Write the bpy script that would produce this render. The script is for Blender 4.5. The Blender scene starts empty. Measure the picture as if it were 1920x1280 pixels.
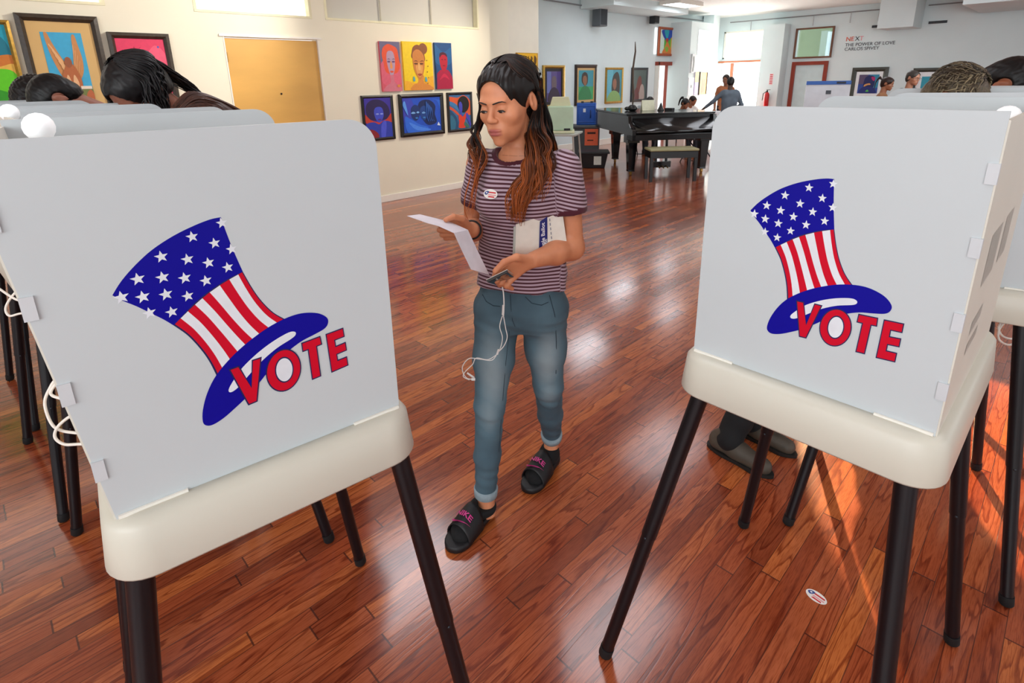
import bpy, bmesh, math, random
import numpy as np
from mathutils import Vector, Matrix, Euler
random.seed(7); rng = np.random.default_rng(7)
S = bpy.context.scene
COL = S.collection
PI = math.pi

# ------------------------------------------------------------------ camera
YAW, PITCH, ROLL = map(math.radians, (45.8276, 16.5568, -1.06537))
FPX, SHY, CAMZ = 1034.63, -182.13, 1.52
_f = Vector((-math.sin(YAW)*math.cos(PITCH), math.cos(YAW)*math.cos(PITCH), -math.sin(PITCH)))
_r = Vector((math.cos(YAW), math.sin(YAW), 0)); _u = _r.cross(_f)
_R = _r*math.cos(ROLL)+_u*math.sin(ROLL); _U = -_r*math.sin(ROLL)+_u*math.cos(ROLL)
cd = bpy.data.cameras.new('camera'); cam = bpy.data.objects.new('camera', cd); COL.objects.link(cam)
cd.sensor_width = 36; cd.sensor_fit = 'HORIZONTAL'; cd.lens = FPX/1920*36; cd.shift_y = SHY/1920
cd.clip_start = 0.02; cd.clip_end = 200
cam.matrix_world = Matrix(((_R.x, _U.x, -_f.x, 0), (_R.y, _U.y, -_f.y, 0), (_R.z, _U.z, -_f.z, CAMZ), (0, 0, 0, 1)))
S.camera = cam

# ------------------------------------------------------------------ light
S.view_settings.view_transform = 'Standard'; S.view_settings.look = 'None'
S.view_settings.gamma = 1; S.view_settings.exposure = 0.42
w = bpy.data.worlds.new('sky'); S.world = w; w.use_nodes = True
bg = w.node_tree.nodes['Background']; bg.inputs[0].default_value = (0.92, 0.97, 1.0, 1); bg.inputs[1].default_value = 1.3

def area(name, loc, target, sx, sy, power, color=(1, 1, 1), spread=180):
    l = bpy.data.lights.new(name, 'AREA'); l.shape = 'RECTANGLE'; l.size = sx; l.size_y = sy
    l.energy = power; l.color = color; l.spread = math.radians(spread)
    o = bpy.data.objects.new(name, l); COL.objects.link(o); o.location = loc
    o.rotation_euler = (Vector(target)-Vector(loc)).to_track_quat('-Z', 'Y').to_euler(); return o
def spot(name, loc, target, power, angle, blend=0.3, color=(1, 1, 1), size=0.03):
    l = bpy.data.lights.new(name, 'SPOT'); l.energy = power; l.spot_size = math.radians(angle); l.spot_blend = blend
    l.color = color; l.shadow_soft_size = size
    o = bpy.data.objects.new(name, l); COL.objects.link(o); o.location = loc
    o.rotation_euler = (Vector(target)-Vector(loc)).to_track_quat('-Z', 'Y').to_euler(); return o
# daylight through the glazed street side behind and right of the camera
area('daylight_behind', (0.9, -3.4, 2.3), (-1.5, 1.5, 0.9), 4.5, 1.8, 100, (0.93, 0.98, 1.0))
area('daylight_entrance', (-7.0, 15.9, 1.2), (-6.0, 8.0, 0.2), 1.3, 2.0, 120, (1.0, 0.97, 0.9))
area('daylight_hall', (-0.5, 9.5, 2.9), (-5.5, 12.5, 1.2), 4.5, 2.5, 95, (0.9, 0.97, 1.0))
# gallery track spots on the cream wall and one added warm spot imitating the sun patch on the floor
spot('track_spot_pictures', (-4.4, 3.2, 3.0), (-6.33, 1.3, 1.9), 170, 75, 0.8, (1, 0.93, 0.82), 0.04)
spot('track_spot_door', (-4.6, 5.6, 3.0), (-6.33, 4.4, 1.3), 120, 90, 0.9, (1, 0.90, 0.74), 0.05)
spot('floor_shaft', (-2.3, 6.5, 2.9), (0.05, 2.55, 0.0), 3000, 15, 0.08, (1, 0.62, 0.32), 0.03)

# ------------------------------------------------------------------ materials
def lin(c):
    if isinstance(c, str):
        c = tuple(int(c[i:i+2], 16)/255 for i in (0, 2, 4))
    return tuple((v/12.92 if v <= 0.04045 else ((v+0.055)/1.055)**2.4) for v in c[:3])
_mats = {}
def M(name, hexc, rough=0.5, metal=0.0, var=0.06, scale=6.0, bump=0.0, coat=0.0, emit=0.0, alpha=None, trans=0.0, spec=0.5, sss=0.0, sheen=0.0, stretch=None):
    if name in _mats: return _mats[name]
    m = bpy.data.materials.new(name); m.use_nodes = True; nt = m.node_tree; b = nt.nodes['Principled BSDF']
    c = lin(hexc)
    tc = nt.nodes.new('ShaderNodeTexCoord'); src = tc.outputs['Object']
    if stretch:
        mp = nt.nodes.new('ShaderNodeMapping'); mp.inputs['Scale'].default_value = stretch
        nt.links.new(src, mp.inputs[0]); src = mp.outputs[0]
    n = nt.nodes.new('ShaderNodeTexNoise'); n.inputs['Scale'].default_value = scale; n.inputs['Detail'].default_value = 5
    nt.links.new(src, n.inputs['Vector'])
    r = nt.nodes.new('ShaderNodeValToRGB'); r.color_ramp.elements[0].position = 0.3; r.color_ramp.elements[1].position = 0.7
    r.color_ramp.elements[0].color = tuple(min(1, v*(1-var)) for v in c)+(1,)
    r.color_ramp.elements[1].color = tuple(min(1, v*(1+var)) for v in c)+(1,)
    nt.links.new(n.outputs[0], r.inputs[0]); nt.links.new(r.outputs[0], b.inputs['Base Color'])
    b.inputs['Roughness'].default_value = rough; b.inputs['Metallic'].default_value = metal
    b.inputs['Coat Weight'].default_value = coat; b.inputs['Specular IOR Level'].default_value = spec
    b.inputs['Coat Roughness'].default_value = 0.1
    if sss: b.inputs['Subsurface Weight'].default_value = sss; b.inputs['Subsurface Radius'].default_value = (0.01, 0.004, 0.002); b.inputs['Subsurface Scale'].default_value = 1
    if sheen: b.inputs['Sheen Weight'].default_value = sheen
    if trans: b.inputs['Transmission Weight'].default_value = trans
    if emit: b.inputs['Emission Color'].default_value = c+(1,); b.inputs['Emission Strength'].default_value = emit
    if alpha is not None: b.inputs['Alpha'].default_value = alpha
    if bump:
        bn = nt.nodes.new('ShaderNodeBump'); bn.inputs['Strength'].default_value = bump; bn.inputs['Distance'].default_value = 0.004
        nt.links.new(n.outputs[0], bn.inputs['Height']); nt.links.new(bn.outputs[0], b.inputs['Normal'])
    m['base'] = c
    _mats[name] = m; return m
def P(hexc, rough=0.55):      # paint / print colour
    return M('paint_'+hexc, hexc, rough, var=0.05, scale=30)
def nodes(name):
    m = bpy.data.materials.new(name); m.use_nodes = True
    return m, m.node_tree, m.node_tree.nodes['Principled BSDF']

# ------------------------------------------------------------------ mesh helpers
class MB:
    def __init__(s): s.v = []; s.f = []; s.mi = []; s.mats = []; s.sm = []
    def mat(s, m):
        if m not in s.mats: s.mats.append(m)
        return s.mats.index(m)
    def add(s, vs, fs, m, smooth=False, T=None):
        k = len(s.v); i = s.mat(m)
        if T is not None: vs = [T @ Vector(v) for v in vs]
        s.v += [tuple(v) for v in vs]; s.f += [tuple(k+j for j in f) for f in fs]
        s.mi += [i]*len(fs); s.sm += [smooth]*len(fs); return s
    def box(s, c, d, m, T=None):
        x, y, z = c; a, b, h = d[0]/2, d[1]/2, d[2]/2
        vs = [(x+i*a, y+j*b, z+k*h) for i in (-1, 1) for j in (-1, 1) for k in (-1, 1)]
        return s.add(vs, [(0, 1, 3, 2), (4, 6, 7, 5), (0, 4, 5, 1), (2, 3, 7, 6), (0, 2, 6, 4), (1, 5, 7, 3)], m, False, T)
    def tube(s, pts, rad, m, n=12, T=None, caps=True, smooth=True, flat=None):
        pts = [Vector(p) for p in pts]; L = len(pts)
        if not hasattr(rad, '__len__'): rad = [rad]*L
        vs = []; t0 = (pts[1]-pts[0]).normalized(); ref = Vector((0, 0, 1)) if abs(t0.z) < 0.9 else Vector((1, 0, 0))
        nrm = t0.cross(ref).normalized()
        for i, p in enumerate(pts):
            t = (pts[min(i+1, L-1)]-pts[max(i-1, 0)]).normalized()
            nrm = (nrm-t*nrm.dot(t)); nrm = nrm.normalized() if nrm.length > 1e-6 else t.orthogonal().normalized()
            b = t.cross(nrm); fl = flat if flat else 1
            for k in range(n):
                a = 2*PI*k/n; vs.append(p+(nrm*math.cos(a)+b*math.sin(a)*fl)*rad[i])
        fs = [(i*n+k, i*n+(k+1) % n, (i+1)*n+(k+1) % n, (i+1)*n+k) for i in range(L-1) for k in range(n)]
        s.add(vs, fs, m, smooth, T)
        if caps:
            s.add(vs[:n], [tuple(range(n))[::-1]], m, False, T); s.add(vs[-n:], [tuple(range(n))], m, False, T)
        return s
    def lathe(s, prof, m, n=24, T=None, smooth=True):
        vs = []; 
        for r, z in prof:
            for k in range(n): a = 2*PI*k/n; vs.append((r*math.cos(a), r*math.sin(a), z))
        fs = [(i*n+k, i*n+(k+1) % n, (i+1)*n+(k+1) % n, (i+1)*n+k) for i in range(len(prof)-1) for k in range(n)]
        fs += [tuple(range(n))[::-1], tuple(range((len(prof)-1)*n, len(prof)*n))]
        return s.add(vs, fs, m, smooth, T)
    def prism(s, poly, z0, z1, m, T=None):
        n = len(poly); vs = [(x, y, z0) for x, y in poly]+[(x, y, z1) for x, y in poly]
        fs = [tuple(range(n))[::-1], tuple(range(n, 2*n))]+[(i, (i+1) % n, n+(i+1) % n, n+i) for i in range(n)]
        return s.add(vs, fs, m, False, T)
    def flat(s, poly, z, m, T=None):
        return s.add([(x, y, z) for x, y in poly], [tuple(range(len(poly)))], m, False, T)
    def sphere(s, c, r, m, T=None, n=16):
        rx, ry, rz = r if hasattr(r, '__len__') else (r, r, r)
        prof = [(math.sin(PI*i/(n//2)), -math.cos(PI*i/(n//2))) for i in range(1, n//2)]
        A = Matrix.Translation(c) @ Matrix.Diagonal((rx, ry, rz, 1)); T = A if T is None else T @ A
        vs = []
        for q, z in prof:
            for k in range(n): a = 2*PI*k/n; vs.append((q*math.cos(a), q*math.sin(a), z))
        L = len(prof); vs += [(0, 0, -1), (0, 0, 1)]
        fs = [(i*n+k, i*n+(k+1) % n, (i+1)*n+(k+1) % n, (i+1)*n+k) for i in range(L-1) for k in range(n)]
        fs += [(L*n, (k+1) % n, k) for k in range(n)]+[(L*n+1, (L-1)*n+k, (L-1)*n+(k+1) % n) for k in range(n)]
        return s.add(vs, fs, m, True, T)
    def build(s, name, parent=None, bevel=0, **tags):
        me = bpy.data.meshes.new(name); me.from_pydata(s.v, [], s.f)
        for m in s.mats: me.materials.append(m)
        me.polygons.foreach_set('material_index', s.mi); me.polygons.foreach_set('use_smooth', s.sm); me.update()
        o = bpy.data.objects.new(name, me); COL.objects.link(o)
        if parent: o.parent = parent
        if bevel:
            b = o.modifiers.new('bevel', 'BEVEL'); b.width = bevel; b.segments = 2; b.limit_method = 'ANGLE'
        for k, v in tags.items(): o[k] = v
        return o
def thing(name, label, category, loc=(0, 0, 0), rz=0, group=None):
    o = bpy.data.objects.new(name, None); COL.objects.link(o); o.empty_display_size = 0.1
    o.location = loc; o.rotation_euler = (0, 0, rz); o['label'] = label; o['category'] = category
    if group: o['group'] = group
    return o
def tag(o, label, category, group=None):
    o['label'] = label; o['category'] = category
    if group: o['group'] = group
    return o
def copy_tree(o, parent=None):
    c = o.copy(); COL.objects.link(c); c.parent = parent
    for ch in o.children: copy_tree(ch, c)
    return c
def struct(name, mb, **k):
    o = mb.build(name, **k); o['kind'] = 'structure'; return o
def catmull(pts, per=8, closed=True):
    n = len(pts); out = []
    rngi = range(n) if closed else range(n-1)
    for i in rngi:
        g = (lambda j: pts[j % n]) if closed else (lambda j: pts[max(0, min(n-1, j))])
        p0, p1, p2, p3 = g(i-1), g(i), g(i+1), g(i+2)
        for k in range(per):
            t = k/per
            out.append(tuple(0.5*((2*b)+(c-a)*t+(2*a-5*b+4*c-d)*t*t+(-a+3*b-3*c+d)*t**3) for a, b, c, d in zip(p0, p1, p2, p3)))
    if not closed: out.append(tuple(pts[-1]))
    return out
def ell(cx, cy, rx, ry, n=28, rot=0):
    c, s = math.cos(rot), math.sin(rot)
    return [(cx+rx*math.cos(a)*c-ry*math.sin(a)*s, cy+rx*math.cos(a)*s+ry*math.sin(a)*c) for a in [2*PI*k/n for k in range(n)]]
def rect(x0, y0, x1, y1): return [(x0, y0), (x1, y0), (x1, y1), (x0, y1)]
def rrect(x0, y0, x1, y1, r, n=6, corners=(1, 1, 1, 1)):
    out = []
    for (cx, cy, a0, on, px, py) in ((x0+r, y0+r, 180, corners[0], x0, y0), (x1-r, y0+r, 270, corners[1], x1, y0), (x1-r, y1-r, 0, corners[2], x1, y1), (x0+r, y1-r, 90, corners[3], x0, y1)):
        if on: out += [(cx+r*math.cos(math.radians(a0+90*k/n)), cy+r*math.sin(math.radians(a0+90*k/n))) for k in range(n+1)]
        else: out.append((px, py))
    return out
def text_mesh(txt, size, mat, name='lettering', parent=None, extrude=0.0, align='LEFT', T=None, bold=0.0):
    cu = bpy.data.curves.new(name, 'FONT'); cu.body = txt; cu.size = size; cu.extrude = extrude; cu.align_x = align; cu.offset = bold
    to = bpy.data.objects.new(name, cu); COL.objects.link(to)
    dg = bpy.context.evaluated_depsgraph_get(); me = bpy.data.meshes.new_from_object(to.evaluated_get(dg))
    bpy.data.objects.remove(to); me.materials.clear(); me.materials.append(mat)
    if T is not None: me.transform(T)
    o = bpy.data.objects.new(name, me); COL.objects.link(o)
    if parent: o.parent = parent
    return o
# ------------------------------------------------------------------ room
def floor_material():
    m, nt, b = nodes('oak_strip_floor'); L = nt.links.new; N = nt.nodes.new
    g = N('ShaderNodeNewGeometry')
    sep = N('ShaderNodeSeparateXYZ'); L(g.outputs['Position'], sep.inputs[0])
    def mth(op, a, bb=None, c=None):
        n = N('ShaderNodeMath'); n.operation = op
        for i, v in enumerate((a, bb, c)):
            if v is None: continue
            if isinstance(v, (int, float)): n.inputs[i].default_value = v
            else: L(v, n.inputs[i])
        return n.outputs[0]
    BW = 0.057
    xs = mth('DIVIDE', sep.outputs[0], BW); row = mth('FLOOR', xs); fx = mth('FRACT', xs)
    wn = N('ShaderNodeTexWhiteNoise'); wn.noise_dimensions = '1D'; L(row, wn.inputs['W'])
    ys = mth('DIVIDE', sep.outputs[1], 0.95); ysh = mth('MULTIPLY_ADD', wn.outputs['Value'], 13.7, ys)
    plank = mth('FLOOR', ysh); fy = mth('FRACT', ysh)
    cmb = N('ShaderNodeCombineXYZ'); L(row, cmb.inputs[0]); L(plank, cmb.inputs[1])
    pid = N('ShaderNodeTexWhiteNoise'); pid.noise_dimensions = '3D'; L(cmb.outputs[0], pid.inputs['Vector'])
    # cathedral grain: stretched distorted noise bands, own offset per plank
    co = N('ShaderNodeCombineXYZ')
    L(mth('MULTIPLY', sep.outputs[0], 15.0), co.inputs[0])
    L(mth('MULTIPLY_ADD', pid.outputs['Value'], 31.0, mth('MULTIPLY', sep.outputs[1], 1.15)), co.inputs[1])
    L(mth('MULTIPLY', pid.outputs['Value'], 57.0), co.inputs[2])
    nz = N('ShaderNodeTexNoise'); nz.inputs['Scale'].default_value = 1.0; nz.inputs['Detail'].default_value = 2.5; nz.inputs['Distortion'].default_value = 0.45
    L(co.outputs[0], nz.inputs['Vector'])
    bands = mth('FRACT', mth('MULTIPLY', nz.outputs[0], 9.0))
    rb = N('ShaderNodeValToRGB'); e = rb.color_ramp.elements
    e[0].position = 0.0; e[0].color = (0, 0, 0, 1); e[1].position = 0.10; e[1].color = (1, 1, 1, 1)
    x = e.new(0.78); x.color = (0.75, 0.75, 0.75, 1); x = e.new(0.95); x.color = (0.15, 0.15, 0.15, 1)
    L(bands, rb.inputs[0])
    # pores: very stretched fine noise
    c2 = N('ShaderNodeCombineXYZ'); L(mth('MULTIPLY', sep.outputs[0], 420.0), c2.inputs[0]); L(mth('MULTIPLY', sep.outputs[1], 22.0), c2.inputs[1]); L(mth('MULTIPLY', pid.outputs['Value'], 9.0), c2.inputs[2])
    pr = N('ShaderNodeTexNoise'); pr.inputs['Scale'].default_value = 1; pr.inputs['Detail'].default_value = 2; L(c2.outputs[0], pr.inputs['Vector'])
    pm = N('ShaderNodeMapRange'); pm.inputs[1].default_value = 0.38; pm.inputs[2].default_value = 0.52; L(pr.outputs[0], pm.inputs[0])
    # plank tone
    rt = N('ShaderNodeValToRGB'); e = rt.color_ramp.elements
    e[0].position = 0; e[0].color = lin('8e4428')+(1,); e[1].position = 1; e[1].color = lin('ca723a')+(1,)
    x = e.new(0.35); x.color = lin('a44f2d')+(1,); x = e.new(0.7); x.color = lin('b4603a')+(1,)
    L(pid.outputs['Value'], rt.inputs[0])
    dark = N('ShaderNodeMix'); dark.data_type = 'RGBA'; dark.blend_type = 'MULTIPLY'; dark.inputs[0].default_value = 1
    L(rt.outputs[0], dark.inputs[6])
    gr = N('ShaderNodeMix'); gr.data_type = 'RGBA'; gr.inputs[6].default_value = (0.44, 0.28, 0.26, 1); gr.inputs[7].default_value = (1, 1, 1, 1)
    L(rb.outputs[0], gr.inputs[0]); L(gr.outputs[2], dark.inputs[7])
    d2 = N('ShaderNodeMix'); d2.data_type = 'RGBA'; d2.blend_type = 'MULTIPLY'; d2.inputs[0].default_value = 1
    pc = N('ShaderNodeMix'); pc.data_type = 'RGBA'; pc.inputs[6].default_value = (0.74, 0.66, 0.64, 1); pc.inputs[7].default_value = (1, 1, 1, 1)
    L(pm.outputs[0], pc.inputs[0]); L(dark.outputs[2], d2.inputs[6]); L(pc.outputs[2], d2.inputs[7])
    # seams
    s1 = mth('GREATER_THAN', mth('ABSOLUTE', mth('SUBTRACT', fx, 0.5)), 0.482)
    s2 = mth('GREATER_THAN', mth('ABSOLUTE', mth('SUBTRACT', fy, 0.5)), 0.4975)
    seam = mth('MAXIMUM', s1, s2)
    d3 = N('ShaderNodeMix'); d3.data_type = 'RGBA'; L(mth('MULTIPLY', seam, 0.8), d3.inputs[0]); L(d2.outputs[2], d3.inputs[6]); d3.inputs[7].default_value = lin('3a1a14')+(1,)
    L(d3.outputs[2], b.inputs['Base Color'])
    rn = N('ShaderNodeTexNoise'); rn.inputs['Scale'].default_value = 3.0; rn.inputs['Detail'].default_value = 6; L(g.outputs['Position'], rn.inputs['Vector'])
    L(mth('MULTIPLY_ADD', rn.outputs[0], 0.16, 0.10), b.inputs['Roughness'])
    b.inputs['Specular IOR Level'].default_value = 0.6
    b.inputs['Coat Weight'].default_value = 0.35; b.inputs['Coat Roughness'].default_value = 0.12
    # each strip lies at its own tiny tilt, which breaks the reflections up
    tilt = mth('MULTIPLY', mth('SUBTRACT', wn.outputs['Value'], 0.5), mth('SUBTRACT', fx, 0.5))
    h = mth('MULTIPLY_ADD', tilt, 0.5, mth('MULTIPLY', mth('SUBTRACT', 1.0, seam), 0.6))
    h = mth('MULTIPLY_ADD', rb.outputs[0], 0.05, h)
    h = mth('MULTIPLY_ADD', rn.outputs[0], 0.4, h)
    bp = N('ShaderNodeBump'); bp.inputs['Strength'].default_value = 0.35; bp.inputs['Distance'].default_value = 0.002
    L(h, bp.inputs['Height']); L(bp.outputs[0], b.inputs['Normal']); L(bp.outputs[0], b.inputs['Coat Normal'])
    return m
WX, BX, FY, CZ = -6.33, -8.0, 16.2, 3.12
cream = M('cream_wall_paint', 'efe9d4', 0.75, var=0.02, scale=2, bump=0.15)
white = M('white_wall_paint', 'dbe8ea', 0.75, var=0.02, scale=2, bump=0.1)
trimw = M('white_trim_paint', 'f0ece2', 0.45, var=0.02)
fl = MB(); fl.add([(-8.6, -7, 0), (5, -7, 0), (5, 16.4, 0), (-8.6, 16.4, 0)], [(0, 1, 2, 3)], floor_material()); struct('floor', fl)
ce = MB(); ce.box((-1.8, 4.7, CZ+0.05), (13.6, 23.4, 0.1), M('ceiling_paint', 'eef0ee', 0.8, var=0.02)); struct('ceiling', ce)
def _wall(place, a0, a1, holes, m, z1):
    """wall strip by strip; holes = {(a, b): [(za, zb), ...]}"""
    mb = MB(); y = a0
    for (a, b_), zs in sorted(holes.items()):
        if a > y: place(mb, y, a, 0, z1, m)
        z = 0
        for za, zb in sorted(zs):
            if za > z: place(mb, a, b_, z, za, m)
            z = zb
        if z < z1: place(mb, a, b_, z, z1, m)
        y = b_
    if y < a1: place(mb, y, a1, 0, z1, m)
    return mb
def wall_x(name, X, y0, y1, holes, m, thick=0.15, z1=CZ):
    return struct(name, _wall(lambda mb, a, b_, z, zz, mm: mb.box((X-thick/2, (a+b_)/2, (z+zz)/2), (thick, b_-a, zz-z), mm), y0, y1, holes, m, z1))
def wall_y(name, Y, x0, x1, holes, m, thick=0.15, z1=CZ):
    return struct(name, _wall(lambda mb, a, b_, z, zz, mm: mb.box(((a+b_)/2, Y+thick/2, (z+zz)/2), (b_-a, thick, zz-z), mm), x0, x1, holes, m, z1))
wall_x('wall_left', WX, -7, 5.78, {(-2.6, 1.15): [(2.22, 3.02)], (1.87, 2.10): [(2.22, 3.02)], (2.10, 3.08): [(0, 2.0), (2.22, 3.02)], (3.08, 3.12): [(0, 2.0)], (3.24, 5.57): [(2.22, 3.02)]}, cream)
# cream return and pilaster where the hall widens
mb = MB(); mb.box((-7.9, 6.1, CZ/2), (2.6, 0.64, CZ), cream); mb.box((-8.0, 6.765, CZ/2), (2.8, 0.69, CZ), M('pale_pilaster_paint', 'ece6d4', 0.75, var=0.02)); struct('wall_pier', mb)
wall_x('wall_hall', BX, 6.4, 16.2, {(12.98, 13.78): [(0, 1.9)]}, white)
mb = MB(); mb.box((-7.72, 14.32, 1.43), (0.60, 1.34, 2.86), white); mb.box((-7.78, 15.4, 1.56), (0.3, 0.35, 3.12), white); struct('wall_corner_block', mb)
wall_y('wall_far', FY, -8.15, 5.0, {(-7.78, -6.48): [(0, 1.90), (1.99, 2.73)], (-5.77, -4.93): [(0, 1.82), (1.95, 2.66)]}, white)
mb = MB(); mb.box((-6.22, FY-0.22, 1.4), (0.54, 0.40, 2.8), white); struct('wall_column', mb)
mb = MB(); mb.box((-3.41, FY-0.45, 2.82), (0.68, 0.85, 0.66), white, None); struct('ceiling_beam', mb)
mb = MB(); mb.box((0.9, FY-1.2, 2.92), (5.9, 2.3, 0.40), white); struct('ceiling_soffit', mb)
mb = MB(); mb.box((-7.55, 11.4, 3.03), (0.85, 3.0, 0.18), white); struct('ceiling_duct', mb)
wall_x('wall_right', 5.0, -7, 16.4, {(-5.5, -1.0): [(0.3, 2.6)], (0.5, 4.5): [(0.3, 2.6)], (6.0, 11.0): [(0.4, 2.7)]}, white)
wall_y('wall_back', -7.15, -6.5, 5.0, {(-5.5, -1.0): [(0.3, 2.7)], (0.0, 4.0): [(0.3, 2.7)]}, white)
# skirting boards
mb = MB(); mb.box((WX+0.008, -2.5, 0.045), (0.016, 9.2, 0.09), trimw); mb.box((WX+0.008, 4.45, 0.045), (0.016, 2.66, 0.09), trimw); struct('baseboard_left', mb, bevel=0.004)
mb = MB(); mb.box((BX+0.008, 10.0, 0.07), (0.016, 5.9, 0.14), trimw); struct('baseboard_hall', mb, bevel=0.004)
mb = MB(); mb.box((-1.7, FY-0.008, 0.07), (6.3, 0.016, 0.14), trimw); struct('baseboard_far', mb, bevel=0.004)
# conduit lines and small drops below the ceiling
mb = MB()
mb.tube([(BX+0.05, 8.7, 3.03), (BX+0.05, 11.6, 2.98), (BX+0.05, 15.4, 3.0)], 0.014, M('grey_conduit', '8a8d90', 0.5), 8)
mb.tube([(-7.6, FY-0.05, 2.97), (-3.8, FY-0.05, 2.97)], 0.014, M('grey_conduit', '8a8d90'), 8)
mb.tube([(-3.0, FY-0.05, 2.97), (-2.2, FY-0.05, 2.97)], 0.014, M('grey_conduit', '8a8d90'), 8)
for x in (-7.0, -5.4, -4.55, -3.95): mb.tube([(x, FY-0.05, 2.97), (x, FY-0.05, 2.72)], 0.012, M('pale_conduit', 'b9bcc0', 0.5), 8)
struct('trim_1', mb)
# --- papered clerestory windows
paper = M('window_paper', 'f7f6f2', 0.8, emit=0.75, var=0.03, scale=2)
greyp = M('grey_window_board', 'c9c6bd', 0.8, var=0.03, scale=1.5, emit=0.05)
tape = M('yellowed_tape', 'ebe6c4', 0.6, var=0.08)
def clerestory(name, a, b_, pane, div):
    f = MB(); z0, z1 = 2.22, 3.02
    f.box((WX-0.04, (a+b_)/2, z0+0.0125), (0.09, b_-a-0.002, 0.024), tape); f.box((WX-0.04, (a+b_)/2, z1-0.0125), (0.09, b_-a-0.002, 0.024), tape)
    for y in (a+0.014, b_-0.014): f.box((WX-0.04, y, (z0+z1)/2), (0.088, 0.028, z1-z0-0.05), tape)
    for k in range(1, div): f.box((WX-0.075, a+(b_-a)*k/div, (z0+z1)/2), (0.012, 0.012, z1-z0), M('window_bar', 'b8b2a0', 0.6))
    o = struct(name, f)
    g = MB(); g.box((WX-0.10, (a+b_)/2, (z0+z1)/2), (0.01, b_-a, z1-z0), pane); g.build('pane', o)
clerestory('window_1', -2.6, 1.15, paper, 3); clerestory('window_2', 1.87, 3.08, paper, 1); clerestory('window_3', 3.24, 5.57, greyp, 3)
# --- plywood door in the cream wall
mb = MB(); mb.box((WX-0.045, 2.61, 0.995), (0.045, 1.0, 1.985), M('honey_plywood', 'd9a858', 0.45, var=0.08, scale=1.6, stretch=(1, 1, 3))); d1 = struct('door_1', mb, bevel=0.003)
f = MB(); f.box((WX+0.004, 2.61, 2.012), (0.02, 1.10, 0.022), trimw); f.box((WX-0.02, 2.103, 1.0), (0.05, 0.012, 2.0), trimw); f.box((WX-0.02, 3.117, 1.0), (0.05, 0.012, 2.0), trimw); f.build('door_frame', d1)
h = MB(); 
for z in (0.3, 1.05, 1.8): h.tube([(WX-0.012, 2.115, z-0.05), (WX-0.012, 2.115, z+0.05)], 0.008, M('brass', 'b08a4a', 0.35, 1.0), 8)
h.build('hinge', d1)
lk = MB(); lk.lathe([(0.010, 0), (0.010, 0.008), (0.006, 0.012)], M('dark_metal', '3a3430', 0.4, 0.8), 12, Matrix.Translation((WX-0.022, 2.63, 1.42)) @ Matrix.Rotation(PI/2, 4, 'Y')); lk.build('lock', d1)
# --- red framed door in the hall wall (ajar, opening to a pale room)
redw = M('red_stained_wood', '8e3420', 0.4, var=0.12, scale=3, stretch=(4, 4, 1))
mb = MB(); mb.box((BX+0.0, 13.02, 0.95), (0.2, 0.05, 1.9), trimw); mb.box((BX-0.02, 13.74, 0.95), (0.24, 0.09, 1.9), redw); mb.box((BX-0.02, 13.38, 1.86), (0.24, 0.80, 0.09), redw)
d2_ = struct('door_2', mb)
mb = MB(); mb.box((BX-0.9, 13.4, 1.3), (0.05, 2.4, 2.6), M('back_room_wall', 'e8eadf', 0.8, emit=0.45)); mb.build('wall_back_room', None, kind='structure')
# --- entrance: open doorway, side light, transom
mb = MB(); oak = M('orange_oak', 'b5633a', 0.45, var=0.1)
mb.box((-7.15, FY-0.01, 1.91), (1.42, 0.10, 0.045), oak); mb.box((-7.46, FY+0.02, 0.94), (0.06, 0.08, 1.88), oak); mb.box((-6.52, FY+0.02, 0.94), (0.05, 0.08, 1.88), trimw)
mb.box((-7.65, FY+0.06, 0.94), (0.34, 0.04, 1.88), M('pale_side_door', 'dfe3ea', 0.5)); struct('door_3', mb)
mb = MB(); 
for x in (-7.74, -6.48): mb.box((x, FY+0.05, 2.36), (0.04, 0.1, 0.74), trimw)
for z in (2.01, 2.71): mb.box((-7.11, FY+0.05, z), (1.3, 0.1, 0.04), trimw)
o = struct('window_4', mb)
def foliage_glass():
    m, nt, b = nodes('frosted_transom_glass'); n = nt.nodes.new('ShaderNodeTexNoise'); n.inputs['Scale'].default_value = 2.2
    r = nt.nodes.new('ShaderNodeValToRGB'); r.color_ramp.elements[0].position = 0.35; r.color_ramp.elements[0].color = lin('e4e2bd')+(1,); r.color_ramp.elements[1].position = 0.6; r.color_ramp.elements[1].color = (1, 1, 0.95, 1)
    tc = nt.nodes.new('ShaderNodeTexCoord'); nt.links.new(tc.outputs['Object'], n.inputs[0]); nt.links.new(n.outputs[0], r.inputs[0]); nt.links.new(r.outputs[0], b.inputs['Emission Color']); nt.links.new(r.outputs[0], b.inputs['Base Color']); b.inputs['Emission Strength'].default_value = 0.85; return m
g = MB(); g.box((-7.11, FY+0.07, 2.36), (1.26, 0.01, 0.70), foliage_glass()); g.build('pane', o)
# bright street outside
mb = MB(); mb.box((-7.1, FY+2.5, 1.6), (6, 0.1, 4.2), M('sunlit_street', 'ffffff', 0.9, emit=2.2)); mb.build('street_outside', None, kind='structure')
mb = MB(); mb.box((-7.1, FY+1.3, -0.02), (6, 2.4, 0.04), M('sunlit_pavement', 'f4f2ec', 0.9, emit=0.8)); mb.build('pavement_outside', None, kind='structure')
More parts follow.
